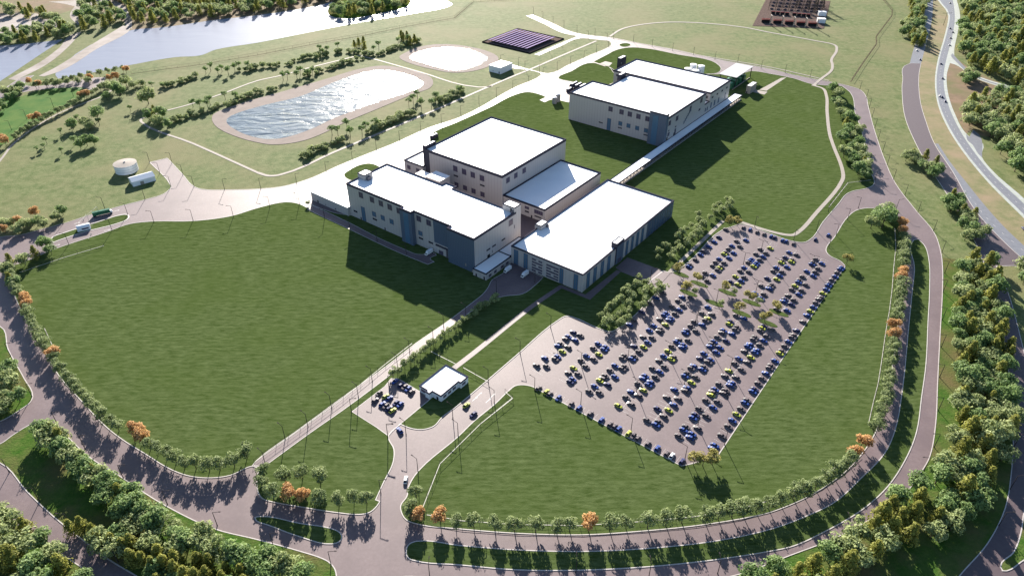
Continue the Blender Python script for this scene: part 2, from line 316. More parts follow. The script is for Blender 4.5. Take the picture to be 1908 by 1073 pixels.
mb=MB(); mb.prism([B(359,-425),B(422,-425),B(422,-289),B(493,-289),B(493,-275),B(359,-275)],-.1,.19); struct(mb,'yard',M['darkroad'])  # dark paving added so its colour carries the deep shade between the halls
# green field inside the old loop at left
area('green_field','-60,200 0,186 40,180 80,168 130,163 160,165 166,172 150,186 100,212 50,240 20,262 -60,300',.08,'field')
area('old_road','-60,190 -60,178 0,171 15,161 48,143 63,141 45,157 55,161 100,158 176,145 196,145 190,156 170,168 120,164 50,171 0,184',.07,'asphalt',kerb='kerb',kw=.4,kz=.05)
# right side: outer road, old carriageway, highway
area('verge_grass','1757,480 1833,491 1848,540 1857,568 1880,690 1888,803 1885,873 1873,946 1840,1012 1788,1072 1760,1110 1200,1150 1250,1090 1375,1070 1470,1035 1560,1000 1640,955 1690,915 1717,880 1733,851 1744,792 1748,711 1753,615 1757,540',.03,'turf')
area('dry_verge','1738,-20 1760,-20 1768,30 1762,63 1748,113 1743,151 1747,189 1758,221 1785,270 1841,340 1908,407 2050,550 2050,620 1908,484 1866,446 1820,396 1775,320 1742,270 1725,226 1715,191 1712,141 1716,119 1723,93 1735,40',.03,'drygrass')
area('bare_soil','1769,118 1785,112 1830,140 1908,168 2000,180 2000,330 1908,300 1870,260 1825,252 1813,241 1800,250 1780,214 1766,176 1764,141',.03,'soil')
area('outer_road','1695,119 1682,151 1681,176 1687,221 1707,269 1728,307 1752,343 1790,402 1817,451 1833,491 1848,540 1857,568 1883,721 1888,803 1885,873 1873,946 1840,1012 1788,1072 1760,1110 1840,1130 1960,1110 1960,1000 1940,800 1901,628 1878,545 1856,496 1891,495 1908,505 2050,620 2050,580 1908,484 1866,446 1820,396 1775,320 1742,270 1725,226 1715,191 1712,141 1716,119',.07,'darkroad',kerb='kerb',kw=.45,kz=.08)
area('verge','1864,1054 1888,1029 1902,992 1908,954 1925,900 1990,900 1990,1010 1908,1043 1876,1063 1868,1063',.16,'turf',kerb='kerb',kw=.5)
area('old_carriageway','1695,119! 1702,93 1714,60 1720,30 1722,-20 1739,-20 1736,40 1723,93 1716,119!',.05,'oldroad')
area('old_carriageway','1742,268 1748,268 1771,303 1798,337 1841,390 1876,428 1908,458 2050,590 2050,615 1908,484 1866,446 1820,396 1775,320',.06,'oldroad')
area('highway_shoulder','1758,-20 1767,30 1761,63 1747,113 1742,151 1746,189 1757,221 1785,270 1841,340 1908,407 2050,552 2050,520 1908,370 1856,325 1830,294 1825,262 1812,258 1803,252 1780,214 1767,176 1764,141 1770,118 1780,121 1806,139 1832,152 1908,173 2000,190 2000,180 1908,166 1832,146 1802,130 1781,111 1778,101 1784,63 1789,30 1776,-20',.05,'shoulder')
area('highway','1762,-20 1770,30 1764,63 1750,113 1745,151 1749,189 1761,221 1788,268 1843,336 1908,400 2050,546 2050,528 1908,380 1850,326 1800,262 1774,214 1761,176 1758,141 1763,112 1774,70 1779,30 1771,-20',.08,'oldroad')
area('ramp','1772,104 1775,100 1786,113 1806,132 1832,148 1908,168 2000,182 2000,186 1908,171 1831,150 1804,136 1783,117',.1,'oldroad')
area('ramp','1800,250 1806,256 1813,242 1825,252 1830,294 1822,286 1812,270 1803,262',.09,'oldroad')
# painted markings
mk=MB()
def dash(txt,wd,on,off,z):
    p=curve(P(txt),closed=False); acc=0; 
    for a,b in zip(p,p[1:]):
        d=b-a; L=d.length
        if L<.01: continue
        s=0
        while s<L:
            ph=(acc+s)%(on+off); 
            if ph<on:
                e=min(L,s+on-ph); mk.strip([a+d*(s/L),a+d*(e/L)],wd,z-.01,z); s=e+.01
            else: s+=on+off-ph+.01
        acc+=L
dash('1767,-20 1775,30 1769,63 1756,113 1751,151 1755,189 1767,221 1794,265 1846,331 1908,390 2050,537',.25,3,9,.1)
dash('1762,310 1800,358 1850,418 1908,468',.25,3,9,.08)
# lane arrows near the gates
def arrow(px,py,ang,z=.09,L=5,wd=.5):
    c=G(px,py); d=Vector((math.cos(ang),math.sin(ang),0)); n=Vector((-d.y,d.x,0))
    a=c-d*L/2; b=c+d*(L/2-1.4); e=c+d*L/2
    mk.add([x+Vector((0,0,z)) for x in (a-n*wd/2,b-n*wd/2,b+n*wd/2,a+n*wd/2,b-n*wd*1.6,e,b+n*wd*1.6)],[(0,1,2,3),(4,5,6)])
for x,y in ((885,743),(893,735),(910,746),(918,737)): arrow(x,y,math.pi/2-TH)
for x,y in ((217,393),(144,416),(106,457),(200,429)): arrow(x,y,R(32))
CARS='''[(-192.9,'95g 98b 103b 104g 106g 107b 109n'),
(-187.3,'96g 99g 100b 102y 104g 107b 109g'),
(-173.6,'97g 99y 102g 104b 107g 109b'),
(-168.2,'95n 96b 98g 101g 104g 106y 108b 109b 119b 121g 125n 129g 132b 135g 149b 150g 153g 156b 158g 161b 164b 167n 172g'),
(-154.5,'95g 97b 99y 100g 101g 103g 105b 108g 109g 113n 117g 120b 122b 125g 127b 128b 131g 134g 136b 147g 149g 153g 155g 157b 160y 161g 163g 165b 168g'),
(-149.3,'96g 99n 102b 105g 106g 109b 110g 112g 114y 116b 118g 121g 122g 124y 126b 127b 129g 131b 133g 137g 146g 149b 152g 153y 154g 156g 159b 162b 166g 170b'),
(-135.2,'95y 98g 100b 103g 105b 106b 109g 112g 114b 116y 118g 120b 121g 124b 125n 127g 129g 133g 136b 149n 152y 155g 157b 160g 161b 162b 165g 168g'),
(-130.0,'97g 100g 102y 104b 105b 107g 109b 111g 114y 115g 119b 120b 122g 126g 129b 131g 132y 134g 149y 151b 153g 156g 159y 160b 161b 163g 165b 167g 170y'),
(-116.2,'95g 99n 103g 106b 111b 112g 114g 115b 118n 120b 123b 124g 125b 127g 129g 130b 133y 134n 137g 148b 152g 156n 160g 162b 165y 166g 168n 171b'),
(-110.6,'95b 96g 98g 100y 102b 104g 107g 108b 110y 112g 115b 116g 118g 119b 122b 124b 127n 130b 132g 133g 137b 147b 149g 152b 153g 154g 157y 159b 161g 164b 167y 168g 171g'),
(-97.0,'95g 97b 98g 101b 102n 104g 107g 109y 110g 111b 113g 116g 118y 121g 123b 126g 128b 129b 131g 132g 135g 136y 137n 145g 149b 150n 152g 155g 157y 159b 160g 162g 165b 169b 170g 172g'),
(-91.5,'96b 97b 99g 103g 106b 108g 111g 112g 114b 115b 117g 120g 123g 125y 127b 128b 130g 132b 134g 137g 146b 149n 151g 154b 156g 159g 164b 166g 168g 171b'),
(-78.4,'96b 97b 100g 103g 105b 107y 109g 111b 112g 115b 116n 118g 120g 122b 124g 125g 127b 130y 131g 133g 135b 137g 138g 140n 144g 147b 149y 151b 153g 155g 156g 158y 160b 162b 163n 165g 167b 169g 171b 172b')]'''
CARC=eval(CARS)
# parking bay lines, both sides of each double row
for v in (-190.1,-170.9,-151.9,-132.6,-113.4,-94.2):
    for a,b in (((91.5,109.5),) if v<-180 else ((94.5,122.5),(125.5,138.5),(144.5,173.5))):
        u0=a*2.9+.99; u1=b*2.9+.99
        if v<-160 and a>140: continue
        if v<-185: u0=272; u1=321
        mk.strip([B(u0,v),B(u1,v)],.14,.06,.075)
        u=u0
        while u<u1+.1:
            mk.strip([B(u,v-5.1),B(u,v+5.1)],.12,.06,.0745); u+=2.9
u=95.5*2.9+.99
while u<500: mk.strip([B(u,-80.9),B(u,-76.6)],.12,.06,.075); u+=2.9
v=-181
while v<-86: mk.strip([B(259.5,v),B(264.5,v)],.12,.06,.075); v+=2.85
struct(mk,'road_markings',M['paint'])
# ------------------------------------------------------------------ buildings
def offs(poly,d):
    "offset of a right-angled outline given in (u,v); d>0 outward"
    n=len(poly); ar=sum(poly[i][0]*poly[(i+1)%n][1]-poly[(i+1)%n][0]*poly[i][1] for i in range(n)); sg=1 if ar>0 else -1; out=[]
    for i in range(n):
        a=Vector(poly[i-1]);b=Vector(poly[i]);c=Vector(poly[(i+1)%n]); e=(b-a).normalized(); f=(c-b).normalized()
        n1=Vector((e.y,-e.x))*sg; n2=Vector((f.y,-f.x))*sg
        k=1+n1.dot(n2); q=b+(n1+n2)*(d/max(k,.2)); out.append((q.x,q.y))
    return out
def wuv(poly): return [B(u,v) for u,v in poly]
def ring(mb,outer,inner,z0,z1):
    n=len(outer); o0=[B(*p,z0) for p in outer]; o1=[B(*p,z1) for p in outer]; i0=[B(*p,z0) for p in inner]; i1=[B(*p,z1) for p in inner]
    mb.add(o0+o1+i1+i0,[f for i in range(n) for j in [(i+1)%n] for f in ((i,j,n+j,n+i),(n+i,n+j,2*n+j,2*n+i),(2*n+i,2*n+j,3*n+j,3*n+i),(3*n+i,3*n+j,j,i))])
class Bld:
    def __init__(s,name,label,cat,poly,group=None):
        us=[p[0] for p in poly];vs=[p[1] for p in poly]; s.o=B(sum(us)/len(us),sum(vs)/len(vs)); s.r=thing(name,label,cat,s.o,0,group); s.poly=poly
    def vol(s,poly,h,z0=0,m='wall',band=1.7,proud=.18,par='parapet',sink=.9,roof='roof',name='wall',t=.8):
        b=MB(s.o); p=poly; zt=h-band if band else h
        b.prism(wuv(p),z0,zt+.02,top=False); o=b.build(name,M[m],s.r)
        if band:
            b=MB(s.o); ring(b,offs(p,proud),offs(p,-t),h-band,h); b.build('parapet',M[par],s.r)
        b=MB(s.o); b.prism(wuv(offs(p,-t+.02 if band else 0)),h-sink-.3,h-sink,side=not band or sink<=0); b.build('roof',M[roof],s.r)
        return o
    def box(s,name,u0,u1,v0,v1,z0,z1,m,parent=None):
        b=MB(s.o); b.buv(u0,u1,v0,v1,z0,z1); return b.build(name,M[m],parent or s.r)
    def win(s,face,k,a0,a1,z0,z1,glass='glass',name='window',nm=2,fr=.28):
        "face f: wall facing -u at u=k, r: wall facing +v at v=k"
        b=MB(s.o)
        def bx(A0,A1,Z0,Z1,d0,d1):
            if face=='f': b.buv(k-d1,k-d0,A0,A1,Z0,Z1)
            else: b.buv(A0,A1,k+d0,k+d1,Z0,Z1)
        bx(a0,a1,z0,z0+fr,.0,.2);bx(a0,a1,z1-fr,z1,.0,.2);bx(a0,a0+fr,z0+fr,z1-fr,.0,.2);bx(a1-fr,a1,z0+fr,z1-fr,.0,.2)
        for i in range(1,nm): x=a0+(a1-a0)*i/nm; bx(x-.1,x+.1,z0+fr,z1-fr,.0,.16)
        f=b.build(name,M['frame'],s.r); b=MB(s.o)
        if face=='f': b.buv(k-.08,k+.02,a0+fr,a1-fr,z0+fr,z1-fr)
        else: b.buv(a0+fr,a1-fr,k-.02,k+.08,z0+fr,z1-fr)
        b.build('pane',M[glass],f); return f
    def louver(s,face,k,a0,a1,z0,z1,m='trim',name='louver'):
        b=MB(s.o); n=max(2,int((z1-z0)/.5))
        for i in range(n):
            za=z0+(z1-z0)*i/n; zb=za+(z1-z0)/n*.7
            if face=='f': b.buv(k-.18,k,a0,a1,za,zb)
            else: b.buv(a0,a1,k,k+.18,za,zb)
        return b.build(name,M[m],s.r)
    def door(s,face,k,a0,a1,z1,m='trim'):
        b=MB(s.o)
        if face=='f': b.buv(k-.12,k,a0,a1,.2,z1)
        else: b.buv(a0,a1,k,k+.12,.2,z1)
        return b.build('door',M[m],s.r)
    def panel(s,face,k,a0,a1,z0,z1,m,d=.12,name='wall_panel'):
        b=MB(s.o)
        if face=='f': b.buv(k-d,k,a0,a1,z0,z1)
        else: b.buv(a0,a1,k,k+d,z0,z1)
        return b.build(name,M[m],s.r)
# --- A: long grey block with blue towers
A=[(334.9,-423.5),(380.1,-423.5),(380.1,-361.2),(384.5,-361.2),(384.5,-349.8),(380.1,-349.8),(380.1,-287.5),(331.2,-287.5),(331.2,-312.8),(335,-312.8),(335,-349.3),(331.6,-349.3),(331.6,-361),(334.9,-361)]
a=Bld('long_hall','long four storey grey hall with two dark blue panelled bays, nearest the big left lawn','building',A)
a.vol(A,29.4)
for v in (-409.8,-397.2,-387.3,-377.6,-367.8): a.win('f',334.9,v,v+4.8 if v<-368 else v+4.2,21.2,26.2)
for v in (-396.6,-386.8,-377): a.win('f',334.9,v,v+4.4,8.8,13.2,'blueglass')
a.win('f',334.9,-409.4,-404.9,.3,13.2,'blueglass','tall_window')
a.louver('f',334.9,-396.6,-391.8,5.6,7.2); a.louver('f',334.9,-418.9,-414.6,5.2,6.8)
a.door('f',334.9,-364,-362.6,2.6); a.door('f',334.9,-411.5,-410.3,2.5); a.door('f',334.9,-384,-382.8,2.5)
a.panel('f',331.6,-361.2,-349.1,0.1,27.6,'bluepanel'); a.panel('f',331.48,-357.3,-352.2,1,27.2,'blueglass',name='glazing')
a.panel('r',-349.3,331.5,335,0.1,27.6,'bluepanel')
for v in (-347.0,-336.9): a.win('f',335,v,v+4.7,21.6,26.6)
a.win('f',335,-346.3,-342,9.6,13.6,'blueglass')
a.louver('f',335,-346.2,-341.8,6.4,8); a.louver('f',335,-336.1,-331.6,6.4,8)
a.panel('f',335,-330,-312.9,9.2,27.6,'bluepanel')
a.panel('f',334.9,-328.2,-316.6,7.2,8.2,'parapet',.9,name='door_canopy'); a.win('f',335,-325.9,-321.6,.3,3.8,'glass','loading_door',3)
a.panel('f',334.9,-317.9,-316.7,.1,7.2,'frame',.8,name='canopy_wall')
a.panel('f',331.2,-312.9,-287.3,.1,27.6,'bluepanel'); a.panel('r',-312.8,331.1,335,.1,27.6,'bluepanel') if False else None
a.louver('f',331.08,-296.6,-295.4,3.4,5.6,'concrete','wall_light'); a.door('f',331.08,-290.2,-289,2.4,'concrete')
a.win('r',-287.5,371.5,376.2,20.6,25.6)
for u in (344.8,351.4,362.6): a.louver('r',-287.5,u,u+4.2,12.2,13.5)
a.door('r',-287.5,345.6,348.6,8.4,'black'); a.louver('r',-287.5,378,378.8,16,19,'frame','downpipe'); a.louver('r',-287.5,351.2,351.8,8,10,'frame','wall_light')
def penth(b,u0,u1,v0,v1,z0,z1,par='wall'):
    o=b.box('roof_housing',u0,u1,v0,v1,z0,z1,par); b.box('housing_roof',u0+.5,u1-.5,v0+.5,v1-.5,z1,z1+.12,'roof',o)
    m_=MB(b.o); ring(m_,[(u0-.1,v0-.1),(u1+.1,v0-.1),(u1+.1,v1+.1),(u0-.1,v1+.1)],[(u0+.5,v0+.5),(u1-.5,v0+.5),(u1-.5,v1-.5),(u0+.5,v1-.5)],z1-.5,z1+.3); m_.build('parapet',M['parapet'],o); return o
o=penth(a,347.5,356.5,-423.4,-415.4,28.4,33.2,'wall'); a.box('duct',349,352.5,-415.4,-413.2,28.5,31.5,'frame',o)
o=penth(a,378.2,386.2,-298.5,-287.45,.2,33.2); a.box('door',378.05,378.25,-291.2,-289.8,28.6,31.8,'black',o); a.box('door_side',376.5,378.2,-289.6,-288.4,28.6,31,'frame',o)
a.vol([(353.3,-287.5),(353.3,-281.5),(358.2,-281.5),(358.2,-287.5)][::-1],5,band=0,sink=0) if False else None
# single storey wing at its left end
wp=[(333,-469.3),(353.4,-469.3),(353.4,-446.5),(360,-446.5),(360,-423.6),(334.9,-423.6),(334.9,-424.5),(333,-424.5)]
wp=[(332.6,-469.3),(353.4,-469.3),(353.4,-423.7),(332.6,-423.7)]
b=Bld('flat_wing','low white roofed wing at the left end of the long hall','building',wp)
b.vol(wp,8,band=.5,sink=.15,par='roof',t=.4,proud=.02)
b.door('f',332.6,-462,-460.6,2.4); b.louver('f',332.6,-440,-438.8,1,2.4); b.louver('f',332.6,-452,-451,1,2,'frame')
# covered link between the long hall and the front hall
lp=[(328.9,-287.3),(365,-287.3),(365,-281),(358.4,-281),(358.4,-275.2),(328.9,-275.2)]
lp=[(328.9,-282.4),(328.9,-274.9),(358.3,-274.9),(358.3,-287.3),(333,-287.3),(333,-282.4)]
lp=[(328.9,-287.3),(358.3,-287.3),(358.3,-275.3),(328.9,-275.3)]
b=Bld('low_link','low flat roofed link with dark trim beside the right end of the long hall','building',lp)
b.vol(lp,6,band=.8,sink=.3,par='trim',t=.4)
for u in (332,338,346,352): b.win('r',-275.3,u,u+3,1.2,3.6,'glass',nm=3)
b.door('f',328.9,-285,-283.8,2.5); b.door('f',328.9,-277.5,-276.3,2.8)
lp=[(358.4,-287.3),(384,-287.3),(384,-276),(358.4,-276)]
b=Bld('yard_link','small flat roofed link hidden between the three halls','building',lp)
b.vol(lp,6,band=.8,sink=.3,par='trim',t=.4)
# --- C: tall square block
C=[(420.6,-418.4),(513.3,-418.4),(513.3,-332.2),(420.6,-332.2)]
c=Bld('square_hall','tallest square grey hall standing behind the long hall','building',C)
c.vol(C,29.4,band=2.2)
for v in (-385.6,-375.7,-366.1,-356.1): c.win('f',420.6,v,v+4.9,18.2,23.4)
c.louver('f',420.6,-385.4,-380.4,13.4,15); c.louver('f',420.6,-356,-351.1,13.4,15)
for v in (-385,-375.2,-365.7,-355.8): c.win('f',420.6,v,v+4.6,3.4,8,'glass')
for u in (425.8,436.5,448.2): c.win('r',-332.2,u,u+4.7,20.2,25)
c.panel('f',420.6,-418.5,-413.2,.1,27.2,'parapet',.15)
penth(c,421,434.8,-421,-417.6,0.2,31.6,'parapet') ; c.box('vent_door',431.5,433,-417.5,-417.3,28.7,31.6,'black')
lc=[(421.6,-332.1),(506,-332.1),(506,-289.8),(421.6,-289.8)]
b=Bld('annex_hall','lower hall with a half shaded roof against the tall square hall','building',lc)
b.vol(lc,12,band=1.3,par='trim')
b.win('f',421.6,-309.7,-305.4,6.6,9.2); b.win('f',421.6,-300.2,-291.6,5.6,9.2,'glass',nm=4)
b.louver('f',421.6,-309.6,-305.4,3.6,5.2); b.louver('f',421.6,-299.8,-293,2.6,4); b.door('f',421.6,-303.4,-302,2.6)
lc=[(417,-441.4),(452,-441.4),(452,-418.7),(417,-418.7)]
b=Bld('side_hall','small hall with parapet roof at the left corner of the square hall','building',lc)
b.vol(lc,14,band=1.3)
b.win('f',417,-438,-434,6,10); b.win('f',417,-427,-423,6,10)
for nm,lab,q in (('plant_house','smaller white roofed plant house between the long and square halls',[(395.5,-406),(403,-406),(403,-394.7),(395.5,-394.7)]),('plant_house','larger white roofed plant house between the long and square halls',[(396,-394.5),(408.6,-394.5),(408.6,-379.2),(396,-379.2)])):
    b=Bld(nm,lab,'building',q); b.vol(q,20 if 'larger' in lab else 19.2,band=.6,sink=.2,par='roof',t=.4); b.louver('f',q[0][0],q[0][1]+2,q[0][1]+5,8,10); b.door('f',q[0][0],q[0][1]+6,q[0][1]+7.5,2.6)
# --- D: front hall beside the car park
D=[(358.4,-275.2),(493,-275.2),(493,-212.8),(358.4,-212.8)]
d=Bld('front_hall','wide low hall with white roof and tall glass strips, nearest the big car park','building',D)
d.vol(D,15.2,band=1.0)
for v0,v1 in ((-272.8,-268.8),(-263.8,-260),(-232.2,-228.9),(-220.2,-216.6)): d.win('f',358.4,v0,v1,.4,13.2,'blueglass','glass_strip',2,.2)
for i,z0 in enumerate((10.6,8.2,5.8,3.4,1.2)):
    for (v0,v1) in (((-256.3,-252.8),(-250.6,-247.2),(-243.6,-233.0)) if i%2==0 else ((-256.3,-247),(-243.6,-239.6),(-237.2,-233.0))):
        d.win('f',358.4,v0,v1,z0,z0+1.3,'glass','window',4 if v1-v0>6 else 2,.15)
for u0,u1 in ((363.3,367.4),(372.1,376.6),(382,386.2),(391,395.4)): d.win('r',-212.8,u0,u1,.4,13.2,'blueglass','glass_strip',2,.2)
ec=penth(d,402.3,412.8,-217,-212.2,0.2,18,'parapet'); d.panel('r',-212.2,402.5,412.6,.3,15.6,'bluepanel',.15); d.win('r',-212.0,405,410,.3,4.5,'glass','entrance_door',4,.2)
for u0,u1 in ((417.2,421),(425.2,429),(433,437),(440.8,444.6)): d.win('r',-212.8,u0,u1,.4,13.2,'blueglass','glass_strip',2,.2)
d.panel('r',-212.8,449.5,493.1,.1,14.2,'bluepanel',.15)
for i in range(9): u=452+i*4.6; d.win('r',-212.6,u,u+2.6,.4,13,'blueglass','glass_strip',2,.2)
o=penth(d,390,399,-276.8,-271,14,18,'wall'); d.box('duct',396.4,398,-271,-269.2,14.4,16.6,'frame',o)
# --- covered walkway from the front hall to the rear halls
wk=[(493.3,-282.2),(777,-282.2),(777,-273),(493.3,-273)]
b=Bld('covered_walkway','long narrow covered walkway running from the front hall to the rear halls','walkway',wk)
b.vol(wk,5.6,z0=4.4,band=.7,sink=.3,par='trim',t=.35,m='trim')
for i in range(48):
    u=495+i*5.96
    m_=MB(b.o)
    for vv in (-281.6,-273.6):
        m_.buv(u,u+.4,vv-.2,vv+.2,.1,4.6)
    m_.build('post',M['steel'],b.r)
m_=MB(b.o); m_.buv(493.3,777,-273.5,-273.4,.2,1.2); m_.buv(493.3,777,-273.55,-273.35,1.9,2.1); m_.build('guard_rail',M['steel'],b.r)
m_=MB(b.o); m_.buv(493.3,777,-282.2,-273,.1,.26); m_.build('paving',M['concrete'],b.r)
# --- E: rear halls
E_=[(613.3,-395),(656.5,-395),(656.5,-373.2),(697,-373.2),(697,-282.3),(613.3,-282.3)]
e=Bld('rear_hall','grey hall with a dark blue corner tower, in front of the rearmost hall','building',E_)
e.vol(E_,29.4)
for v in (-348,-335.4,-326,-316.4,-306.4): e.win('f',613.3,v,v+4.9,20.4,25.4)
for v in (-335.4,-326,-316.2,-306.4): e.win('f',613.3,v,v+4.4,8.6,13,'blueglass')
e.win('f',613.3,-348.4,-343.9,.3,13,'blueglass','tall_window')
for v in (-358,-335.5,-306.4): e.louver('f',613.3,v,v+4.6,5.6,7)
o=e.box('corner_tower',609.4,614,-300,-282.1,.1,32.6,'bluepanel'); e.box('tower_cap',609.1,614.3,-300.3,-281.8,32.0,33.2,'parapet',o); e.box('tower_roof',609.7,613.8,-299.6,-282.5,33.2,33.3,'roof',o)
o2=MB(e.o); o2.buv(609.2,609.4,-296.5,-290.5,1,30); o2.build('glazing',M['blueglass'],e.r)
for u,u1,z0,z1 in ((615.5,620,20,25),(630.5,635.5,20,25),(684,689,22,27),(683,687,14,16.4),(660,664,20,26),(616,620,9,13),(616.5,619,14,15.5),(631,633.5,13.4,15),(631,634,6,12)): e.win('r',-282.3,u,u1,z0,z1,'glass')
for i in range(6): e.louver('r',-282.3,650+i*2.4,652+i*2.4,11+i*1.9,14+i*1.9,'bluepanel','accent_panel')
for u in (613.9,628.6): e.door('r',-282.3,u+1,u+3.2,8.6,'black')
o=penth(e,681.5,692.5,-379,-374.8,.2,32.4,'parapet')
l2=[(697.1,-372),(708.6,-372),(708.6,-282.3),(697.1,-282.3)]
b=Bld('rear_link','lower white roofed link between the two rear halls','building',l2)
b.vol(l2,17,band=1.0,sink=.6); 
for u in (699.5,704): b.win('r',-282.3,u,u+2.4,8,12,'blueglass')
F_=[(708.8,-399),(759,-399),(759,-282.3),(708.8,-282.3)]
f=Bld('rearmost_hall','rearmost grey hall with white roof beside the green tanks canopy','building',F_)
f.vol(F_,26)
f.louver('f',708.8,-396,-391,20,22); f.win('f',708.8,-397.5,-392.5,7,11,'blueglass'); f.louver('f',708.8,-290,-285,19,22)
for u in (713,725,737,749): f.louver('r',-282.3,u,u+3.6,18.5,20.4)
for u in (712.5,721,731,748): f.win('r',-282.3,u,u+3,8,14,'blueglass')
# office
O_=[(216.4,-234),(239.7,-234),(239.7,-216.4),(233,-216.4),(233,-218.1),(217.6,-218.1),(217.6,-224.7),(215,-224.7),(215,-228),(216.4,-228)]
o_=Bld('gate_office','small white flat roofed office beside the little car park','building',O_)
o_.vol(O_,5,band=.9,sink=.5,par='parapet',t=.4,m='whitemetal')
o_.win('f',216.4,-232.6,-229.6,1.4,3.4,'glass'); o_.door('f',217.6,-221.6,-220.2,2.6)
for u in (219.5,223.6,227.7): o_.win('r',-218.1,u,u+2.6,1.6,3.2,'glass')
o_.win('r',-216.4,234.2,237.2,1.6,3.2,'glass')
# white shed by the second pond
Q=[(679.8,-556),(703.4,-556),(703.4,-538.4),(679.8,-538.4)]
b=Bld('white_shed','white box shaped shed between the far pond and the solar field','shed',Q)
b.vol(Q,8,band=.4,sink=.1,par='roof',m='whitemetal',t=.3,proud=.05); b.door('f',679.8,-541,-539.6,2.8,'frame'); b.louver('f',679.8,-550,-549,1.4,2.6,'steel')
# water tank and gabled shed
t=G(237,318); tk=thing('water_tank','round silver storage tank beside the gabled shed','tank',t)
m_=MB(); m_.cyl((0,0,0),(0,0,7.6),9.8,n=48); m_.build('shell',M['whitemetal'],tk,False)
m_=MB(); m_.cyl((0,0,7.6),(0,0,8.5),10.05,.6,n=48); m_.build('roof',M['concrete'],tk)
m_=MB(); m_.cyl((0,0,8.4),(0,0,9.2),.7,n=12); m_.build('vent',M['steel'],tk)
m_=MB()
for z_ in (2.2,4.4,6.6): m_.cyl((0,0,z_),(0,0,z_+.16),9.9,n=48,cap=False)
m_.build('hoop',M['steel'],tk)
sA=Vector((-332.6,573.5,0)); dx=Vector((14.7,12.2,0)).normalized(); dy=Vector((-dx.y,dx.x,0)); L_=19.3; W_=11.5
sh=thing('gabled_shed','white gabled metal shed in front of the round silver tank','shed',sA)
def lw(x,y,z_): return dx*x+dy*y+Vector((0,0,z_))
m_=MB(); V8=[lw(0,0,0),lw(L_,0,0),lw(L_,W_,0),lw(0,W_,0),lw(0,0,4.6),lw(L_,0,4.6),lw(L_,W_,4.6),lw(0,W_,4.6),lw(0,W_/2,6.6),lw(L_,W_/2,6.6)]
m_.add(V8,[(0,1,5,4),(2,3,7,6),(1,2,6,9,5),(3,0,4,8,7)]); m_.build('wall',M['whitemetal'],sh)
m_=MB(); q=.35; m_.add([lw(-q,-q,4.5),lw(L_+q,-q,4.5),lw(L_+q,W_/2,6.75),lw(-q,W_/2,6.75),lw(-q,W_+q,4.5),lw(L_+q,W_+q,4.5)],[(0,1,2,3),(3,2,5,4)]); m_.build('roof',M['whitemetal'],sh)
m_=MB(); m_.box(tuple(lw(L_*.4,-.05,1.5)),(3,.15,3),math.atan2(dx.y,dx.x)); m_.build('door',M['concrete'],sh)
# solar field
sp=thing('solar_array','purple tilted solar panel rows on a dark framed pad beyond the far pond','solar panels',B(807,-598))
so_=B(807,-598)
m_=MB(so_); m_.prism(wuv([(765.6,-637.2),(844.8,-637.2),(844.8,-557.7),(765.6,-557.7)]),0,.5); m_.build('pad',M['gravel'],sp)
m_=MB(so_); ring(m_,[(765.4,-637.4),(845,-637.4),(845,-557.5),(765.4,-557.5)],[(765.8,-637),(844.6,-637),(844.6,-557.9),(765.8,-557.9)],0,1.3); m_.build('fence_frame',M['black'],sp)
for i in range(11):
    v=-632.5+i*6.15
    m_=MB(so_); u0,u1=771.5,836
    a0=[B(u0,v,2.7),B(u1,v,2.7),B(u1,v+4.9,3.8),B(u0,v+4.9,3.8)]; a1=[x-Vector((0,0,.15)) for x in a0]
    m_.add(a0+a1,[(0,3,2,1),(4,5,6,7),(0,1,5,4),(1,2,6,5),(2,3,7,6),(3,0,4,7)]); pn=m_.build('panel_row',M['solar'],sp)
    m_=MB(so_)
    for k in range(4):
        u=774+k*19.5; m_.buv(u,u+.25,v+.3,v+.55,.4,2.6); m_.buv(u,u+.25,v+4.3,v+4.55,.4,3.5)
    m_.build('support',M['black'],pn)
# canopy with green tanks
ca=thing('canopy','grey flat canopy roof on tall posts behind the rearmost hall','canopy',B(835,-305))
co=B(835,-305)
m_=MB(co); m_.buv(806,855,-315,-293.6,12.4,12.9); m_.build('roof',mat('canopy_sheet',(.36,.35,.36),rough=.5),ca)
for u in (808,831,853):
    for v in (-313.6,-294.6):
        m_=MB(co); m_.buv(u-.35,u+.35,v-.35,v+.35,0,12.4); m_.build('post',M['pole'],ca)
m_=MB(co); m_.buv(800,850,-294.2,-293.6,.1,1.1); m_.build('low_wall',M['concrete'],ca)
for i,u in enumerate((800,811,822,833)):
    tt=thing('green_tank','dark green box tank, '+('nearest','second','third','farthest')[i]+' of the four under the grey canopy','tank',B(u+4.5,-302),math.pi/2-TH,'green tanks under the canopy')
    m_=MB(); m_.box((0,0,3.2),(8.6,13,6.4),0,top=.97); m_.build('shell',M['green'],tt)
    m_=MB(); m_.box((-1,0,6.8),(3.4,11,.8),0); m_.build('lid',mat('green_lid',(.09,.26,.19),rough=.5) if i==0 else bpy.data.materials['green_lid'],tt)
    m_=MB()
    for x in (-4.35,4.35): m_.box((x,0,1.2),(.2,13.2,.3)); m_.box((x,0,4.6),(.2,13.2,.3))
    m_.build('rib',M['black'],tt)
def cabin(name,label,u0,u1,v0,v1,h,m='concrete',cat='cabin',pm='roof'):
    q=[(u0,v0),(u1,v0),(u1,v1),(u0,v1)]; b=Bld(name,label,cat,q); b.vol(q,h,band=.5,sink=.15,par=m,m=m,t=.3,proud=.08,roof=pm); b.door('f',u0,v0+.6,v0+1.8,min(2.4,h-.8)); b.louver('r',v1,u0+1,u0+2.4,h*.4,h*.6,'steel'); return b
cabin('equipment_cabin','pale box shaped equipment cabin right of the covered walkway end',799.5,816,-277.8,-272.6,9)
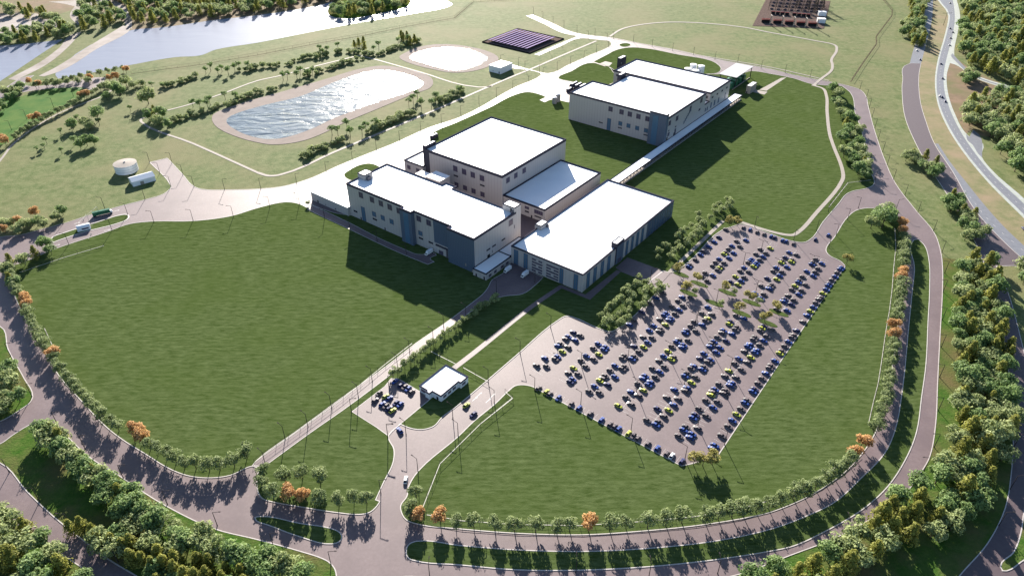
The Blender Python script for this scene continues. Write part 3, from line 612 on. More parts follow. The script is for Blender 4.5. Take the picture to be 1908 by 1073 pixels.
cabin('equipment_tower','tall grey equipment box at the left rear corner of the rearmost hall',786,799,-439,-434,12.5,'parapet')
# tanks beside the halls
def vtank(label,p,r,h,g,m='whitemetal'):
    t=thing('storage_silo',label,'tank',p,0,g); m_=MB(); m_.cyl((0,0,0),(0,0,h),r,n=24); m_.build('shell',M[m],t)
    m_=MB(); m_.cyl((0,0,h),(0,0,h+.5),r*1.02,r*.5,n=24); m_.build('lid',M['roof'],t); m_=MB(); m_.cyl((r,0,0),(r,0,h),.18,n=6); m_.build('pipe',M['steel'],t)
for i,(u,v,lab) in enumerate(((801,-352,'leftmost white silo behind the rearmost hall'),(811,-350,'rear left white silo behind the rearmost hall'),(801,-342,'front right white silo behind the rearmost hall'),(812,-340.5,'rear right white silo behind the rearmost hall'))):
    vtank(lab,B(u,v),4.0,(13,15.5,13,15.5)[i],'white silos behind the rearmost hall')
vtank('shorter grey silo on the lawn corner left of the rear hall',G(1033,193),2.6,7,'small silos left of the rear hall','steel'); vtank('taller grey silo on the lawn corner left of the rear hall',G(1039.5,189.5),2.5,8.5,'small silos left of the rear hall','steel')
for i,v in enumerate((-443,-437,-431)):
    t=thing('gas_tank',('largest and leftmost','middle','rightmost, half hidden')[i]+' grey cylinder tank lying on the court behind the rear hall','tank',B(696,v),math.pi/2-TH,'lying tanks behind the rear hall')
    m_=MB(); m_.cyl((-6,0,3.2),(6,0,3.2),2.5,n=20); m_.cyl((-6.8,0,3.2),(-6,0,3.2),1.2,2.5,n=20); m_.build('shell',M['parapet'],t,False)
    m_=MB(); m_.box((-4,0,.6),(.6,3.6,1.2)); m_.box((4,0,.6),(.6,3.6,1.2)); m_.build('cradle',M['concrete'],t)
    m_=MB(); m_.box((0,0,5.75),(11.5,1.6,.2)); m_.build('platform',M['roof'],t)
for nm,lab,(px,py),rz in (('roof_unit','grey louvred unit behind the left corner of the square hall',(809,257),.5),('roof_unit','grey louvred unit at the left corner of the rear hall',(1061,170),.5)):
    p=G(px,py); t=thing(nm,lab,'machine',p,math.pi/2-TH); m_=MB(); m_.box((0,0,1.6),(9,3.2,3.2)); m_.build('casing',M['parapet'],t)
    m_=MB(); [m_.cyl((x,0,3.2),(x,0,3.6),1.1,n=12) for x in (-3,0,3)]; m_.build('fan',M['roof'],t)
# substation
ss=G(1400,45); 
m_=MB(); m_.prism([G(1402,49),G(1430,-6),G(1547,3),G(1535,54)],0,.35); struct(m_,'substation_yard',M['gravel'])
sx=(G(1535,54)-G(1402,49)).normalized(); ang=math.atan2(sx.y,sx.x); sy=Vector((-sx.y,sx.x,0))
for i in range(5):
    p=G(1427+21.7*i,43+1.6*i); t=thing('breaker_unit','long red topped switchgear unit, %s from left in the front row of the substation'%('first','second','third','fourth','fifth')[i],'switchgear',p,ang,'red switchgear units in the substation front row')
    m_=MB(); m_.box((0,0,2.2),(12.5,4,4.4)); m_.build('cabinet',M['black'],t)
    m_=MB(); m_.box((0,-1.2,4.7),(12.8,1.5,.7)); m_.box((0,1.2,5.6),(12.8,1.3,.6)); m_.build('red_beam',M['red'],t)
    m_=MB(); [m_.cyl((x,1.2,5.9),(x,1.2,7.6),.3,.16,n=6) for x in (-5,-3,-1,1,3,5)]; m_.build('insulator',M['concrete'],t)
    g=thing('lattice_mast','pale steel mast, %s from left along the front of the substation'%('first','second','third','fourth','fifth')[i],'mast',G(1434.5+21.7*i,47+1.8*i),ang,'steel masts along the substation front')
    m_=MB(); [m_.cyl((x,y,0),(x*.4,y*.4,13.5),.22,n=5) for x in (-.8,.8) for y in (-.8,.8)]; m_.build('leg',M['concrete'],g)
    m_=MB(); m_.box((0,0,13.5),(1,9,.5)); [m_.box((0,0,z_),(1.4-z_*.05,1.4-z_*.05,.2)) for z_ in (3,6,9,11)]; m_.build('crossarm',M['concrete'],g)
for i in range(8):
    p=G(1440+ (i if i<4 else i+.6)*8.6,27+.75*i); t=thing('transformer','red and black transformer, %s from left in the substation'%('first','second','third','fourth','fifth','sixth','seventh','eighth')[i],'transformer',p,ang,'small transformers in the substation')
    m_=MB(); m_.box((0,0,2),(5,4.5,4)); m_.build('tank',M['black'],t); m_=MB(); m_.box((0,-1,4.3),(5.2,1,.6)); m_.build('red_beam',M['red'],t)
    m_=MB(); [m_.cyl((x,1,4),(x,1,6.4),.3,.15,n=6) for x in (-1.6,0,1.6)]; m_.build('insulator',M['steel'],t)
for i in range(8):
    for j in range(4):
        p=G(1438+i*12.3+j*2,19-j*6+i*.8); t=thing('busbar_frame','grey busbar gantry, %s from the left in the %s row of the substation'%(('first','second','third','fourth','fifth','sixth','seventh','eighth')[i],('nearest','second','third','farthest')[j]),'gantry',p,ang,'grey busbar gantries in the substation')
        m_=MB(); [m_.box((x,0,5.5),(.45,.45,11)) for x in (-5,5)]; m_.build('leg',M['brownrail'],t)
        m_=MB(); m_.box((0,0,11),(11,.4,.5)); m_.box((0,0,8.4),(10,.3,.3)); [m_.box((x,2.6,7.6),(.2,7,.2)) for x in (-4,-1.4,1.4,4)]; [m_.cyl((x,0,5.6),(x,0,8),.2,n=5) for x in (-3.4,0,3.4)]; m_.box((0,1.5,1.1),(4.6,1.2,2.2)); m_.build('busbar',M['parapet'],t)
for i,(px,py) in enumerate(((1486,14),(1504,16),(1519,19),(1531,15))):
    g=thing('lattice_tower','tall brown lattice tower, %s from left at the back of the substation'%('first','second','third','fourth')[i],'tower',G(px,py),ang,'lattice towers at the back of the substation')
    m_=MB(); [m_.cyl((x,y,0),(x*.3,y*.3,26),.4,.25,n=5) for x in (-3,3) for y in (-3,3)]; m_.build('leg',M['brownrail'],g)
    m_=MB()
    for k in range(8):
        z_=3*k+1; r_=3*(1-.7*z_/26); [m_.cyl((a*r_,b*r_,z_),(c_*r_*.92,d_*r_*.92,z_+3),.22,n=4) for a,b,c_,d_ in ((-1,-1,1,-1),(1,-1,-1,-1),(-1,1,1,1),(1,1,-1,1),(-1,-1,-1,1),(1,-1,1,1))]
    m_.box((0,0,25),(13,.5,.5)); m_.box((0,0,20),(16,.5,.5)); m_.build('bracing',M['brownrail'],g)
for (px,py),lab in (((1531,30),'rear white cabin at the right edge of the substation'),((1529,43),'front white cabin at the right edge of the substation')):
    t=thing('control_cabin',lab,'cabin',G(px,py),ang); m_=MB(); m_.box((0,0,3),(11,7,6)); m_.build('wall',M['whitemetal'],t); m_=MB(); m_.box((0,0,6.1),(11.6,7.6,.3)); m_.build('roof',M['roof'],t)
# ------------------------------------------------------------------ vegetation
def onsph(rnd):
    z=rnd.uniform(-1,1); t=rnd.uniform(0,2*math.pi); r=math.sqrt(1-z*z); return Vector((r*math.cos(t),r*math.sin(t),z))
def leafcard(mb,c,n,sz,rnd,tint,flat=.5):
    n=(n+onsph(rnd)*flat+Vector((0,0,.35))).normalized(); a=n.orthogonal().normalized(); b=n.cross(a); t=rnd.uniform(0,6.28)
    p=(a*math.cos(t)+b*math.sin(t))*sz; q=(b*math.cos(t)-a*math.sin(t))*sz*rnd.uniform(.55,.9)
    k=n*sz*.28
    mb.add([c-p*.9-k,c-q,c+p-k*.6,c+q*.9],[(0,1,2,3)],0,tint)
def crown_lobes(rnd,n,rad,cz,hz,shape):
    L=[]
    for i in range(n):
        d=onsph(rnd)
        if shape=='cone':
            t=(i+.5)/n; z=cz-hz+2*hz*t; r=rad*(1.05-t)*.8; a=i*2.4+rnd.uniform(-.4,.4); L.append((Vector((r*.6*math.cos(a),r*.6*math.sin(a),z)),rad*(.62-.36*t)*rnd.uniform(.85,1.15),.5+.25*rnd.uniform(-1,1)))
        else:
            k=rnd.uniform(.45,.78); z=cz+d.z*hz*k*(1 if d.z>0 else .8); L.append((Vector((d.x*rad*k,d.y*rad*k,z)),rad*rnd.uniform(.32,.52),.5+.3*rnd.uniform(-1,1)))
    return L
def make_tree(name,seed,h,rad,m,n=12,cards=62,shape='round',th=.35,csz=.5,lobes=None,flat=.55):
    "tapered trunk with limbs, crown of many small leaf clumps"
    rnd=random.Random(seed); root=thing(name,None,None,(0,0,0))
    hz=h*(1-th)/2*1.0; cz=h-hz
    L=crown_lobes(rnd,n,rad,cz,hz*.86,shape)
    tr=MB(); zt=h*(th+.18); r0=.028*h
    pts=[Vector((0,0,-.2)),Vector((rnd.uniform(-.1,.1),rnd.uniform(-.1,.1),h*th*.6)),Vector((rnd.uniform(-.2,.2),rnd.uniform(-.2,.2),zt))]
    tr.cyl(pts[0],pts[1],r0,r0*.75,n=6); tr.cyl(pts[1],pts[2],r0*.75,r0*.5,n=6)
    for c,r,t in L[:7]: tr.cyl(pts[1].lerp(pts[2],.5),c,r0*.42,r0*.14,n=4,cap=False)
    tr.build('trunk',M['bark'],root)
    cr=MB()
    for c,r,t in L:
        for k in range(cards):
            d=onsph(rnd)
            if d.z<-.5 and rnd.random()<.6: continue
            rr=r*rnd.uniform(.72,1.08)*(1+.12*math.sin(5*d.x+3*t*9)); p=c+Vector((d.x*rr,d.y*rr,d.z*rr*.85))
            leafcard(cr,p,d,csz*rnd.uniform(.7,1.25),rnd,max(0,min(1,t+rnd.uniform(-.25,.25))),flat)
    cr.build('crown',M[m],root,attr=True)
    return root
T={}
T['A']=[make_tree('broadleaf_tree',11+i,13,6.9,'leafA',16,84,csz=.72,th=.14) for i in range(3)]+[make_tree('broadleaf_tree',31+i,13,6.6,'leafB',15,84,csz=.72,th=.14) for i in range(3)]
T['C']=[make_tree('conifer_tree',51+i,15,5.2,'leafC',15,76,shape='cone',csz=.62,th=.06) for i in range(3)]
T['R']=[make_tree('row_tree',71+i,9.8,4.6,'leafR',13,60,csz=.5,th=.2) for i in range(4)]
T['O']=[make_tree('orange_tree',81+i,9.8,4.5,'leafO',13,80,csz=.5,th=.2) for i in range(2)]
T['Y']=[make_tree('yellow_tree',91+i,7.8,3.9,'leafY',10,70,csz=.48,th=.3) for i in range(2)]
T['S']=[make_tree('young_tree',101+i,6.5,3.1,'leafA',10,60,csz=.42,th=.2) for i in range(3)]
T['P']=[make_tree('pond_tree',111+i,11,4.2,'leafB',9,70,csz=.5,th=.42) for i in range(3)]
T['H']=[make_tree('bush',121+i,5.0,3.6,'leafA',11,60,csz=.48,th=.05) for i in range(3)]
T['G']=[make_tree('large_tree',131+i,17,7.6,'leafB',20,80,csz=.7,th=.22) for i in range(2)]
NAME={'A':'broadleaf_tree','C':'conifer_tree','R':'row_tree','O':'orange_tree','Y':'yellow_tree','S':'young_tree','P':'pond_tree','H':'bush','G':'large_tree'}
CAT={'A':'tree','C':'tree','R':'tree','O':'tree','Y':'tree','S':'tree','P':'tree','H':'bush','G':'tree'}
LOOK={'A':['pale green broadleaf tree','deeper green broadleaf tree'],'C':['olive green pointed tree'],'R':['grey green kerb tree'],'O':['orange autumn tree'],'Y':['small yellow tree'],'S':['bright green young tree'],'P':['green standard tree'],'H':['low grey green bush'],'G':['very large green tree']}
rt=random.Random(5)
def ordn(n):
    return str(n)+('th' if 10<=n%100<=20 else {1:'st',2:'nd',3:'rd'}.get(n%10,'th'))
PLANT=[]; DBG=set()
def plant(kind,p,sc,place,group,order=None,z=0):
    PLANT.append([kind,Vector((p[0],p[1],0)),sc,place,group,order,z])
def flush():
    # labels count every look along its own group, so each names one plant
    cnt={}
    for e in PLANT:
        kind,p,sc,place,group,order,z=e
        i=rt.randrange(len(T[kind])); look=LOOK[kind][0 if (kind!='A' or i<3) else 1]
        k=(look,place); cnt[k]=cnt.get(k,0)+1
        e+= [i,look,cnt[k]]
    for kind,p,sc,place,group,order,z,i,look,n in PLANT:
        DBG.add(look+'|'+place) if len((look+' x '+place).split())>16 else None
        tot=cnt[(look,place)]
        lab='%s %s'%(look,place) if tot==1 else '%s, %s %s'%(look,ordn(n),place)
        s_=sc*rt.uniform(.9,1.1)
        dup(T[kind][i],(p.x,p.y,z),rt.uniform(0,6.28),(s_*rt.uniform(.93,1.07),s_*rt.uniform(.93,1.07),s_),lab,group,CAT[kind])
    for v in T.values():
        for t in v: kill(t)
def along(txt,sp,jit=.3):
    p=[]; q=P(txt); acc=0
    for a,b in zip(q,q[1:]):
        d=b-a; L=d.length; s=-acc
        while s<L:
            if s>=0: p.append(a+d*(s/L)+Vector((rt.uniform(-1,1)*jit,rt.uniform(-1,1)*jit,0)))
            s+=sp*rt.uniform(.88,1.12)
        acc=L-(s-sp) if s>L else 0
        acc=min(acc,sp)
    return p
def inside(p,poly):
    c=False; n=len(poly)
    for i in range(n):
        a=poly[i];b=poly[i-1]
        if (a.y>p.y)!=(b.y>p.y) and p.x<(b.x-a.x)*(p.y-a.y)/(b.y-a.y)+a.x: c=not c
    return c
def fill(txt,dist,maxn=400,seed=1):
    poly=P(txt); rnd=random.Random(seed); x0=min(p.x for p in poly);x1=max(p.x for p in poly);y0=min(p.y for p in poly);y1=max(p.y for p in poly); out=[]
    for k in range(maxn*40):
        q=Vector((rnd.uniform(x0,x1),rnd.uniform(y0,y1),0))
        if inside(q,poly) and all((q-o).length>dist for o in out): out.append(q)
        if len(out)>=maxn: break
    return out
# kerbside row round the big left lawn
ORL=P('52,566 56,577 101,669 256,812 268,820')
for p in along('20,503 32,545 58,598 84,648 112,690 150,738 200,786 232,812 262,828 300,845 345,872 402,878 440,868 462,852',6.6,.4):
    if any((p-o).length<4.2 for o in ORL): continue
    plant('R',p,.92,'from the top of the row round the big left lawn','kerb trees round the left lawn',z=.16)
for p in ORL: plant('O',p,1.0,'from the top of the row round the big left lawn','kerb trees round the left lawn',z=.16)
for t in '492,888 490,908 532,898 564,892 598,900 510,928 598,938 632,942 660,936 684,938'.split(): plant('R',P(t)[0],1.0,'from the left on the triangular lawn by the road fork','trees on the triangular lawn',z=.16)
for t in '540,930 569,934'.split(): plant('O',P(t)[0],1.05,'from the left in the cluster on the small triangular lawn','trees on the triangular lawn',z=.16)
for t in '776,926 765,958 850,982 883,982 922,986 959,990 998,991 1037,991 1061,989 1135,986 1166,984 1206,983 1240,978 1270,974'.split(): plant('R',P(t)[0],1.0,'from the left along the near edge of the lower lawn','kerb trees along the lower lawn',z=.16)
for t in '782,968 821,970 1096,988'.split(): plant('O',P(t)[0],1.0,'from the left along the near edge of the lower lawn','kerb trees along the lower lawn',z=.16)
ORR=P('1592,853 1604,832 1661,634 1661,618 1676,527 1677,515 1678,438 1677,424')
for p in along('1313,973 1348,966 1376,961 1425,950 1460,938 1512,916 1555,888 1590,860 1622,816 1640,780 1648,745 1655,700 1661,655 1668,600 1674,555 1680,510 1683,465 1680,435',6.8,.4):
    if any((p-o).length<4.6 for o in ORR): continue
    plant('R',p,1.0,'from the near end of the right lawn edge row','kerb trees up the right lawn edge',z=.16)
for p in ORR: plant('O',p,1.0,'from the near end of the right lawn edge row','kerb trees up the right lawn edge',z=.16)
# woods
def wood(txt,dist,place,group,pc=.33,h=1.0,seed=1,z=0,maxn=400,far=True):
    q=sorted(fill(txt,dist,maxn,seed),key=lambda p:-p.y)
    for p in q: plant('C' if rt.random()<pc else 'A',p,h*rt.uniform(.8,1.12),place,group,z=z)
    return len(q)
nb=wood('1790,496 1845,496 1852,560 1872,620 1880,690 1880,790 1872,850 1858,895 1825,950 1775,985 1700,1015 1640,1045 1600,1073 1560,1100 1380,1120 1395,1090 1470,1062 1540,1025 1600,985 1655,940 1700,905 1742,868 1778,820 1784,720 1780,620 1782,560',7.1,'from the far end of the wood outside the ring road','wood right of the ring road',seed=3)
for t in '86,812 97,822 108,832 122,850 134,866 147,860 157,882 171,898 186,903 203,914 217,925 246,936 252,952 271,966 300,977 291,988 322,992 337,1012 352,1022 380,1014 401,1034 421,1044 441,1040 461,1056 481,1062 506,1050 521,1066 546,1070 562,1082 235,965 260,990 200,940'.split(): plant('A',P(t)[0],.92,'from the top of the lower left island grove','grove on the lower left island',z=.16)
for t in '118,828 180,890 228,930 136,994 190,1020 216,1022 236,1030 251,1050 271,1055 291,1066 311,1066 331,1076 351,1086 371,1090 300,1095 421,1095 461,1100 395,1060'.split(): plant('C',P(t)[0],.78,'from the top of the lower left island grove','grove on the lower left island',z=.16)
wood('150,985 230,1005 300,1020 400,1052 520,1090 470,1125 330,1110 250,1058 190,1022',7.5,'from the far end of the lower left dark thicket','thicket on the lower left island',pc=.55,h=.85,seed=14,z=.16)
wood('-20,960 30,955 60,985 92,1015 150,1052 172,1078 150,1110 60,1130 -30,1130',8.2,'from the far end of the bottom left corner grove','grove in the bottom left corner',pc=.25,seed=9,z=.16)
for t in '8,706 24,722 38,748 12,752 4,772 22,700'.split(): plant('A',P(t)[0],.85,'from the top in the group at the left edge','trees on the left verge',z=.16)
# trees beside the upper right lawn
for i,t in enumerate('1550,174 1561,184 1556,198 1563,204 1566,218 1577,228 1590,231 1600,250 1580,247 1572,258 1587,264 1566,266 1586,286 1571,294 1597,275 1590,309 1604,303 1598,326 1612,320 1583,300 1600,290 1609,334'.split()): plant('A',P(t)[0],.95,'from the far end of the upper right lawn belt','belt beside the upper right lawn',z=.16)
for t in '1557,176 1575,236 1606,312'.split(): plant('C',P(t)[0],.75,'from the far end of the upper right lawn belt','belt beside the upper right lawn',z=.16)
for t in '1687,300 1706,306 1717,316 1728,322 1746,324 1736,332 1698,298'.split(): plant('A',P(t)[0],.85,'from the far end of the upper clump between right roads','upper clump between the right roads')
for t in '1697,296 1722,300 1741,312'.split(): plant('C',P(t)[0],.8,'from the far end of the upper clump between right roads','upper clump between the right roads')
for t in '1762,384 1782,380 1787,394 1797,408 1792,426 1806,436 1816,448 1829,440 1797,448 1770,395 1801,420'.split(): plant('A',P(t)[0],.88,'from the far end of the lower clump between right roads','lower clump between the right roads')
for t in '1771,376 1811,410 1790,404'.split(): plant('C',P(t)[0],.85,'from the far end of the lower clump between right roads','lower clump between the right roads')
plant('G',G(1643,424),1.12,'where the car park road meets the ring road','big tree at the road junction',z=.16)
for t in '1622,426 1660,416 1634,410 1652,400'.split(): plant('A',P(t)[0],.95,'in the clump where car park road meets ring road','big tree at the road junction',z=.16)
plant('Y',G(1577,492),1.15,'alone on the lawn right of the car park','lone tree right of the car park',z=.16)
for t in '1292,866 1309,868 1326,864'.split(): plant('Y',P(t)[0],1.15,'from the left at the near corner of the big car park','yellow trees at the car park corner',z=.16)
# car park islands
ISL='1303,529 1282.7,546 1267.6,511 1331,565 1355,545 1400,564 1381.6,584 1451,583 1430,602'.split()
for i,t in enumerate(ISL):
    c=G(*map(float,t.split(','))); pts=[]
    for k in range(16):
        a=2*math.pi*k/16; cu,cv=math.cos(a)*2.4,math.sin(a)*6.8; 
        pts.append((c.x+cu*UX[0]+cv*VX[0],c.y+cu*UX[1]+cv*VX[1]))
    mb=MB(); mb.prism(pts,0,.22); struct(mb,'planting_island',M['lawn']); pass
    if i not in (3,): plant('Y',c+Vector((-1.5,1.5,0)),1.0,'from the left among the islands across the car park','trees on the car park islands',z=.2)
    if i in (1,3,4,5): plant('S',c+Vector((3.5,-2.5,0)),.9,'from the left among the islands across the car park','trees on the car park islands',z=.2)
for t in '1358,419 1373,420'.split(): plant('Y',P(t)[0],1.0,'from the left at the far left corner of the car park','yellow trees at the far car park corner',z=.16)
# young trees by the front hall and car park
for p in sorted(fill('1228,470 1262,445 1300,405 1360,375 1368,392 1340,405 1250,492 1232,500 1220,485',6.6,48,21),key=lambda p:-p.y): plant('S',p,rt.uniform(.9,1.35),'from the far end of the planting behind the car park','young trees behind the car park path',z=.16)
for p in sorted(fill('1118,603 1110,590 1135,575 1165,545 1190,515 1200,528 1232,535 1237,548 1195,582 1160,610 1132,613',6.4,40,22),key=lambda p:-p.y): plant('S',p,rt.uniform(.85,1.35),'from the far end of the planting below the plaza','young trees below the plaza',z=.16)
for p in along('733,702 760,682 800,650 850,612 895,580 935,558',4.6,.8): plant('S',p,rt.uniform(.75,1.05),'from the near end of the hedge beside the service road','hedge trees beside the service road',z=.16)
plant('S',G(575,383),.7,'at the left end of the low wing','shrub at the low wing',z=.16)
# meadow trees at left
for t,k,s in (('184,226','G',.98),('225,178','A',1.25),('236,160','A',1.1),('212,172','A',1.0),('277,194','A',1.35),('244,208','P',.75),('137,241','A',.95),('160,236','A',.95),('169,241','A',.85),('186,234','P',.75),('145,227','P',.8),('114,252','P',.8),('88,269','P',.7),('70,284','P',.65),('84,279','P',.65),('116,287','P',.7),('151,278','A',.9),('163,272','A',.95),('177,270','A',.8),('140,270','P',.9),('278,224','A',1.0),('289,214','C',.8),('297,236','A',1.1),('302,222','A',1.1),('314,238','A',.9),('325,228','H',1.3),('334,222','H',1.3),('290,228','C',.8),('250,165','A',.9),('262,160','H',1.5),('200,186','A',.8),('285,166','P',.8),('305,165','P',.7)):
    plant(k,P(t)[0],s,'from the top among the left meadow trees','scattered trees on the left meadow')
OL='33,420 68,405 10,435 57,158 73,164 170,152 236,137 205,152 218,150 62,228 76,226 152,186 162,184 4,264 12,272'.split()
for t in OL: plant('O',P(t)[0],.95 if t in OL[:3] else 1.05,'from the top by the old loop road and gate','orange trees at left')
for t in '5,425 22,424 45,428 58,424 83,424 108,411 118,400 35,436 72,420'.split(): plant('A',P(t)[0],.72,'from the left in the clump above the gate road','clump above the gate road')
for t in '87,462 97,474 48,494 15,512 30,535'.split(): plant('A',P(t)[0],.78,'from the top below the gate road','clump below the gate road',z=.1)
for t in '69,482 23,496 24,532'.split(): plant('C',P(t)[0],.72,'from the top below the gate road','clump below the gate road',z=.1)
for p in along('28,262 60,240 100,218 140,198 168,180 185,172 208,160',7.5,.8): plant('R',p,.85,'from the left along the lower edge of the green field','row along the green field')
for p in along('88,161 120,156 150,150 180,144 212,137 236,134',9,1.5): plant('R',p,.95,'from the left along the old road','row along the old road')
for p in along('70,166 110,163 150,158 168,158',11,1.5): plant('R',p,1.0,'from the left along the lower side of the old road','lower row along the old road')
for t in '10,178 22,176 30,172 38,178 0,198 8,206 -4,215 28,186 18,190 40,170'.split(): plant('A',P(t)[0],.85,'from the top in the clump left of the field','clump left of the green field')
# pond plantings
def bushes(txt,wd,sp,place,group,n2=2):
    for p in along(txt,sp,wd): 
        plant('H',p,rt.uniform(.8,1.35),place,group)
bushes('567,292 600,277 640,264',3.5,3.0,'from the left in the thicket below the pond, left part','thicket below the large pond')
bushes('690,246 720,230 765,212',4.5,2.6,'from the left in the thicket below the pond, middle part','thicket below the large pond')
bushes('815,193 835,184 852,176 862,172',4,3.0,'from the left in the thicket below the pond, right part','thicket below the large pond')
bushes('340,222 372,210 400,203 440,190 475,178 515,168',5,4.2,'from the left in the thicket above the pond, left part','thicket above the large pond')
bushes('575,142 600,134 625,127 668,112',5,3.6,'from the left in the thicket above the pond, right part','thicket above the large pond')
bushes('302,163 325,158 350,150 372,144',4,4.0,'from the left in the thicket near the river, left part','upper thicket near the river')
bushes('450,132 480,128 505,125 540,120 560,112 600,104 640,98',5,4.6,'from the left in the thicket near the river, middle part','upper thicket near the river')
bushes('655,98 690,106 710,103 735,92 780,78',4,5.0,'from the left in the thicket near the river, right part','upper thicket near the river')
for t in '619,252 630,254 653,255 647,240 675,252 682,245 700,240 762,199 770,192 785,201 778,184 804,201 812,190 856,176'.split(): plant('P',P(t)[0],1.0,'from the left in the row below the large pond','standard trees below the large pond')
for t in '360,200 374,204 388,203 392,196 528,150 536,148 554,149 560,140 574,145 583,140 420,186 440,186'.split(): plant('P',P(t)[0],1.0,'from the left in the row above the large pond','standard trees above the large pond')
for t in '384,138 393,133 407,140 414,134 426,140 438,133 446,128 462,128 601,104 610,100 596,97 696,98 706,92 742,82 760,80 630,92'.split(): plant('P',P(t)[0],.95,'from the left in the upper row near the river','standard trees near the river')
for t in '661,90 669,88 680,94 678,84 752,78 759,76 765,85 773,82 748,74'.split(): plant('C',P(t)[0],.8,'from the left in the upper row near the river','standard trees near the river')
# river side groves
for txt,d,pl,gr,n in (('150,20 165,12 200,18 226,26 232,42 200,52 155,57',15,'from the far end of the grove between causeway tracks','grove between the causeway tracks',60),
    ('-10,20 30,18 90,28 112,45 138,62 128,68 110,58 90,40 -10,30',14,'from the far end of the curved top left grove','curved grove top left',60),
    ('-10,64 40,62 100,56 132,60 128,70 110,75 60,80 -10,88',14,'from the far end of the left river bank grove','bank grove at left',60),
    ('615,25 640,12 700,6 760,2 762,12 720,24 690,31 640,33',13,'from the far end of the river island grove','river island grove',60)):
    for p in sorted(fill(txt,d,n,len(gr)),key=lambda p:-p.y): plant('C' if rt.random()<.3 else 'A',p,rt.uniform(.95,1.3),pl,gr)
for p in sorted(fill('1692,-12 1722,-12 1722,20 1717,45 1719,88 1702,88 1678,66 1674,52 1698,35',9.5,70,4),key=lambda p:-p.y): plant('C' if rt.random()<.4 else 'A',p,1.0,'from the far end of the strip by the old lane','strip left of the old lane')
for t in '1795,148 1803,154 1812,152 1804,143 1798,158'.split(): plant('A',P(t)[0],.95,'in the lone clump on the bare soil','clump on the bare soil')
for p in sorted(fill('1795,215 1805,196 1850,180 1908,176 1960,180 1960,240 1908,240 1850,226 1835,242 1800,236 1790,228',12,70,6),key=lambda p:-p.y): plant('C' if rt.random()<.35 else 'A',p,1.2,'from the far end of the grove by the highway curve','grove right of the highway curve')
for p in sorted(fill('1842,255 1870,226 1908,200 1960,200 1990,380 1908,340 1882,312 1852,285',11,70,7),key=lambda p:-p.y): plant('C' if rt.random()<.35 else 'A',p,1.2,'from the far end of the grove below the ramp','grove below the ramp')
for t in '1902,505 1915,520 1906,530'.split(): plant('A',P(t)[0],.9,'from the top at the right frame edge','trees at the right edge')
# far woods that read as one mass: scattered crowns joined in one mesh each
def mass(name,txt,dist,label,seed,maxn,hs=1.0):
    srcs=T['A'][:2]+T['A'][3:5]+T['C'][:2]; rnd=random.Random(seed); q=fill(txt,dist,maxn,seed); parts=[]
    me=bpy.data.meshes.new(name); V=[];Fc=[];Tn=[];Mi=[]
    mats=[M['leafA'],M['leafB'],M['leafC'],M['bark']]; mid={'leaf_pale_green':0,'leaf_mid_green':1,'leaf_olive':2,'bark':3}
    for p in q:
        s=rnd.choice(srcs); r=rnd.uniform(0,6.28); c_,s_=math.cos(r),math.sin(r); k=hs*rnd.uniform(.85,1.25)
        for ch in s.children:
            m=ch.data; b=len(V); mi=mid[m.materials[0].name]
            for v in m.vertices: V.append((p.x+(v.co.x*c_-v.co.y*s_)*k,p.y+(v.co.x*s_+v.co.y*c_)*k,v.co.z*k))
            at=m.attributes.get('tint')
            if not at and len(m.polygons)>200: at=None
            for j,f in enumerate(m.polygons):
                Fc.append(tuple(x+b for x in f.vertices)); Mi.append(mi); Tn.append(at.data[j].value if at else .5)
    me.from_pydata(V,[],Fc)
    for m in mats: me.materials.append(m)
    me.polygons.foreach_set('material_index',Mi); a=me.attributes.new('tint','FLOAT','FACE'); a.data.foreach_set('value',Tn); me.update()
    o=bpy.data.objects.new(name,me); S.collection.objects.link(o); tag(o,label,'forest',kind='stuff'); return len(q)
mass('far_forest','186,-4 235,8 246,24 250,46 300,45 360,36 420,31 480,26 560,12 620,2 640,-20 560,-40 186,-40',13.5,'dense wood on the far river bank at the top left',41,330,1.1)
mass('highway_forest','1792,-10 1960,-10 1960,178 1908,168 1860,148 1832,136 1806,122 1790,104 1790,62 1796,28',11.5,'dense wood right of the highway at the top right',42,330,1.2)
flush()
print('LONG',DBG)
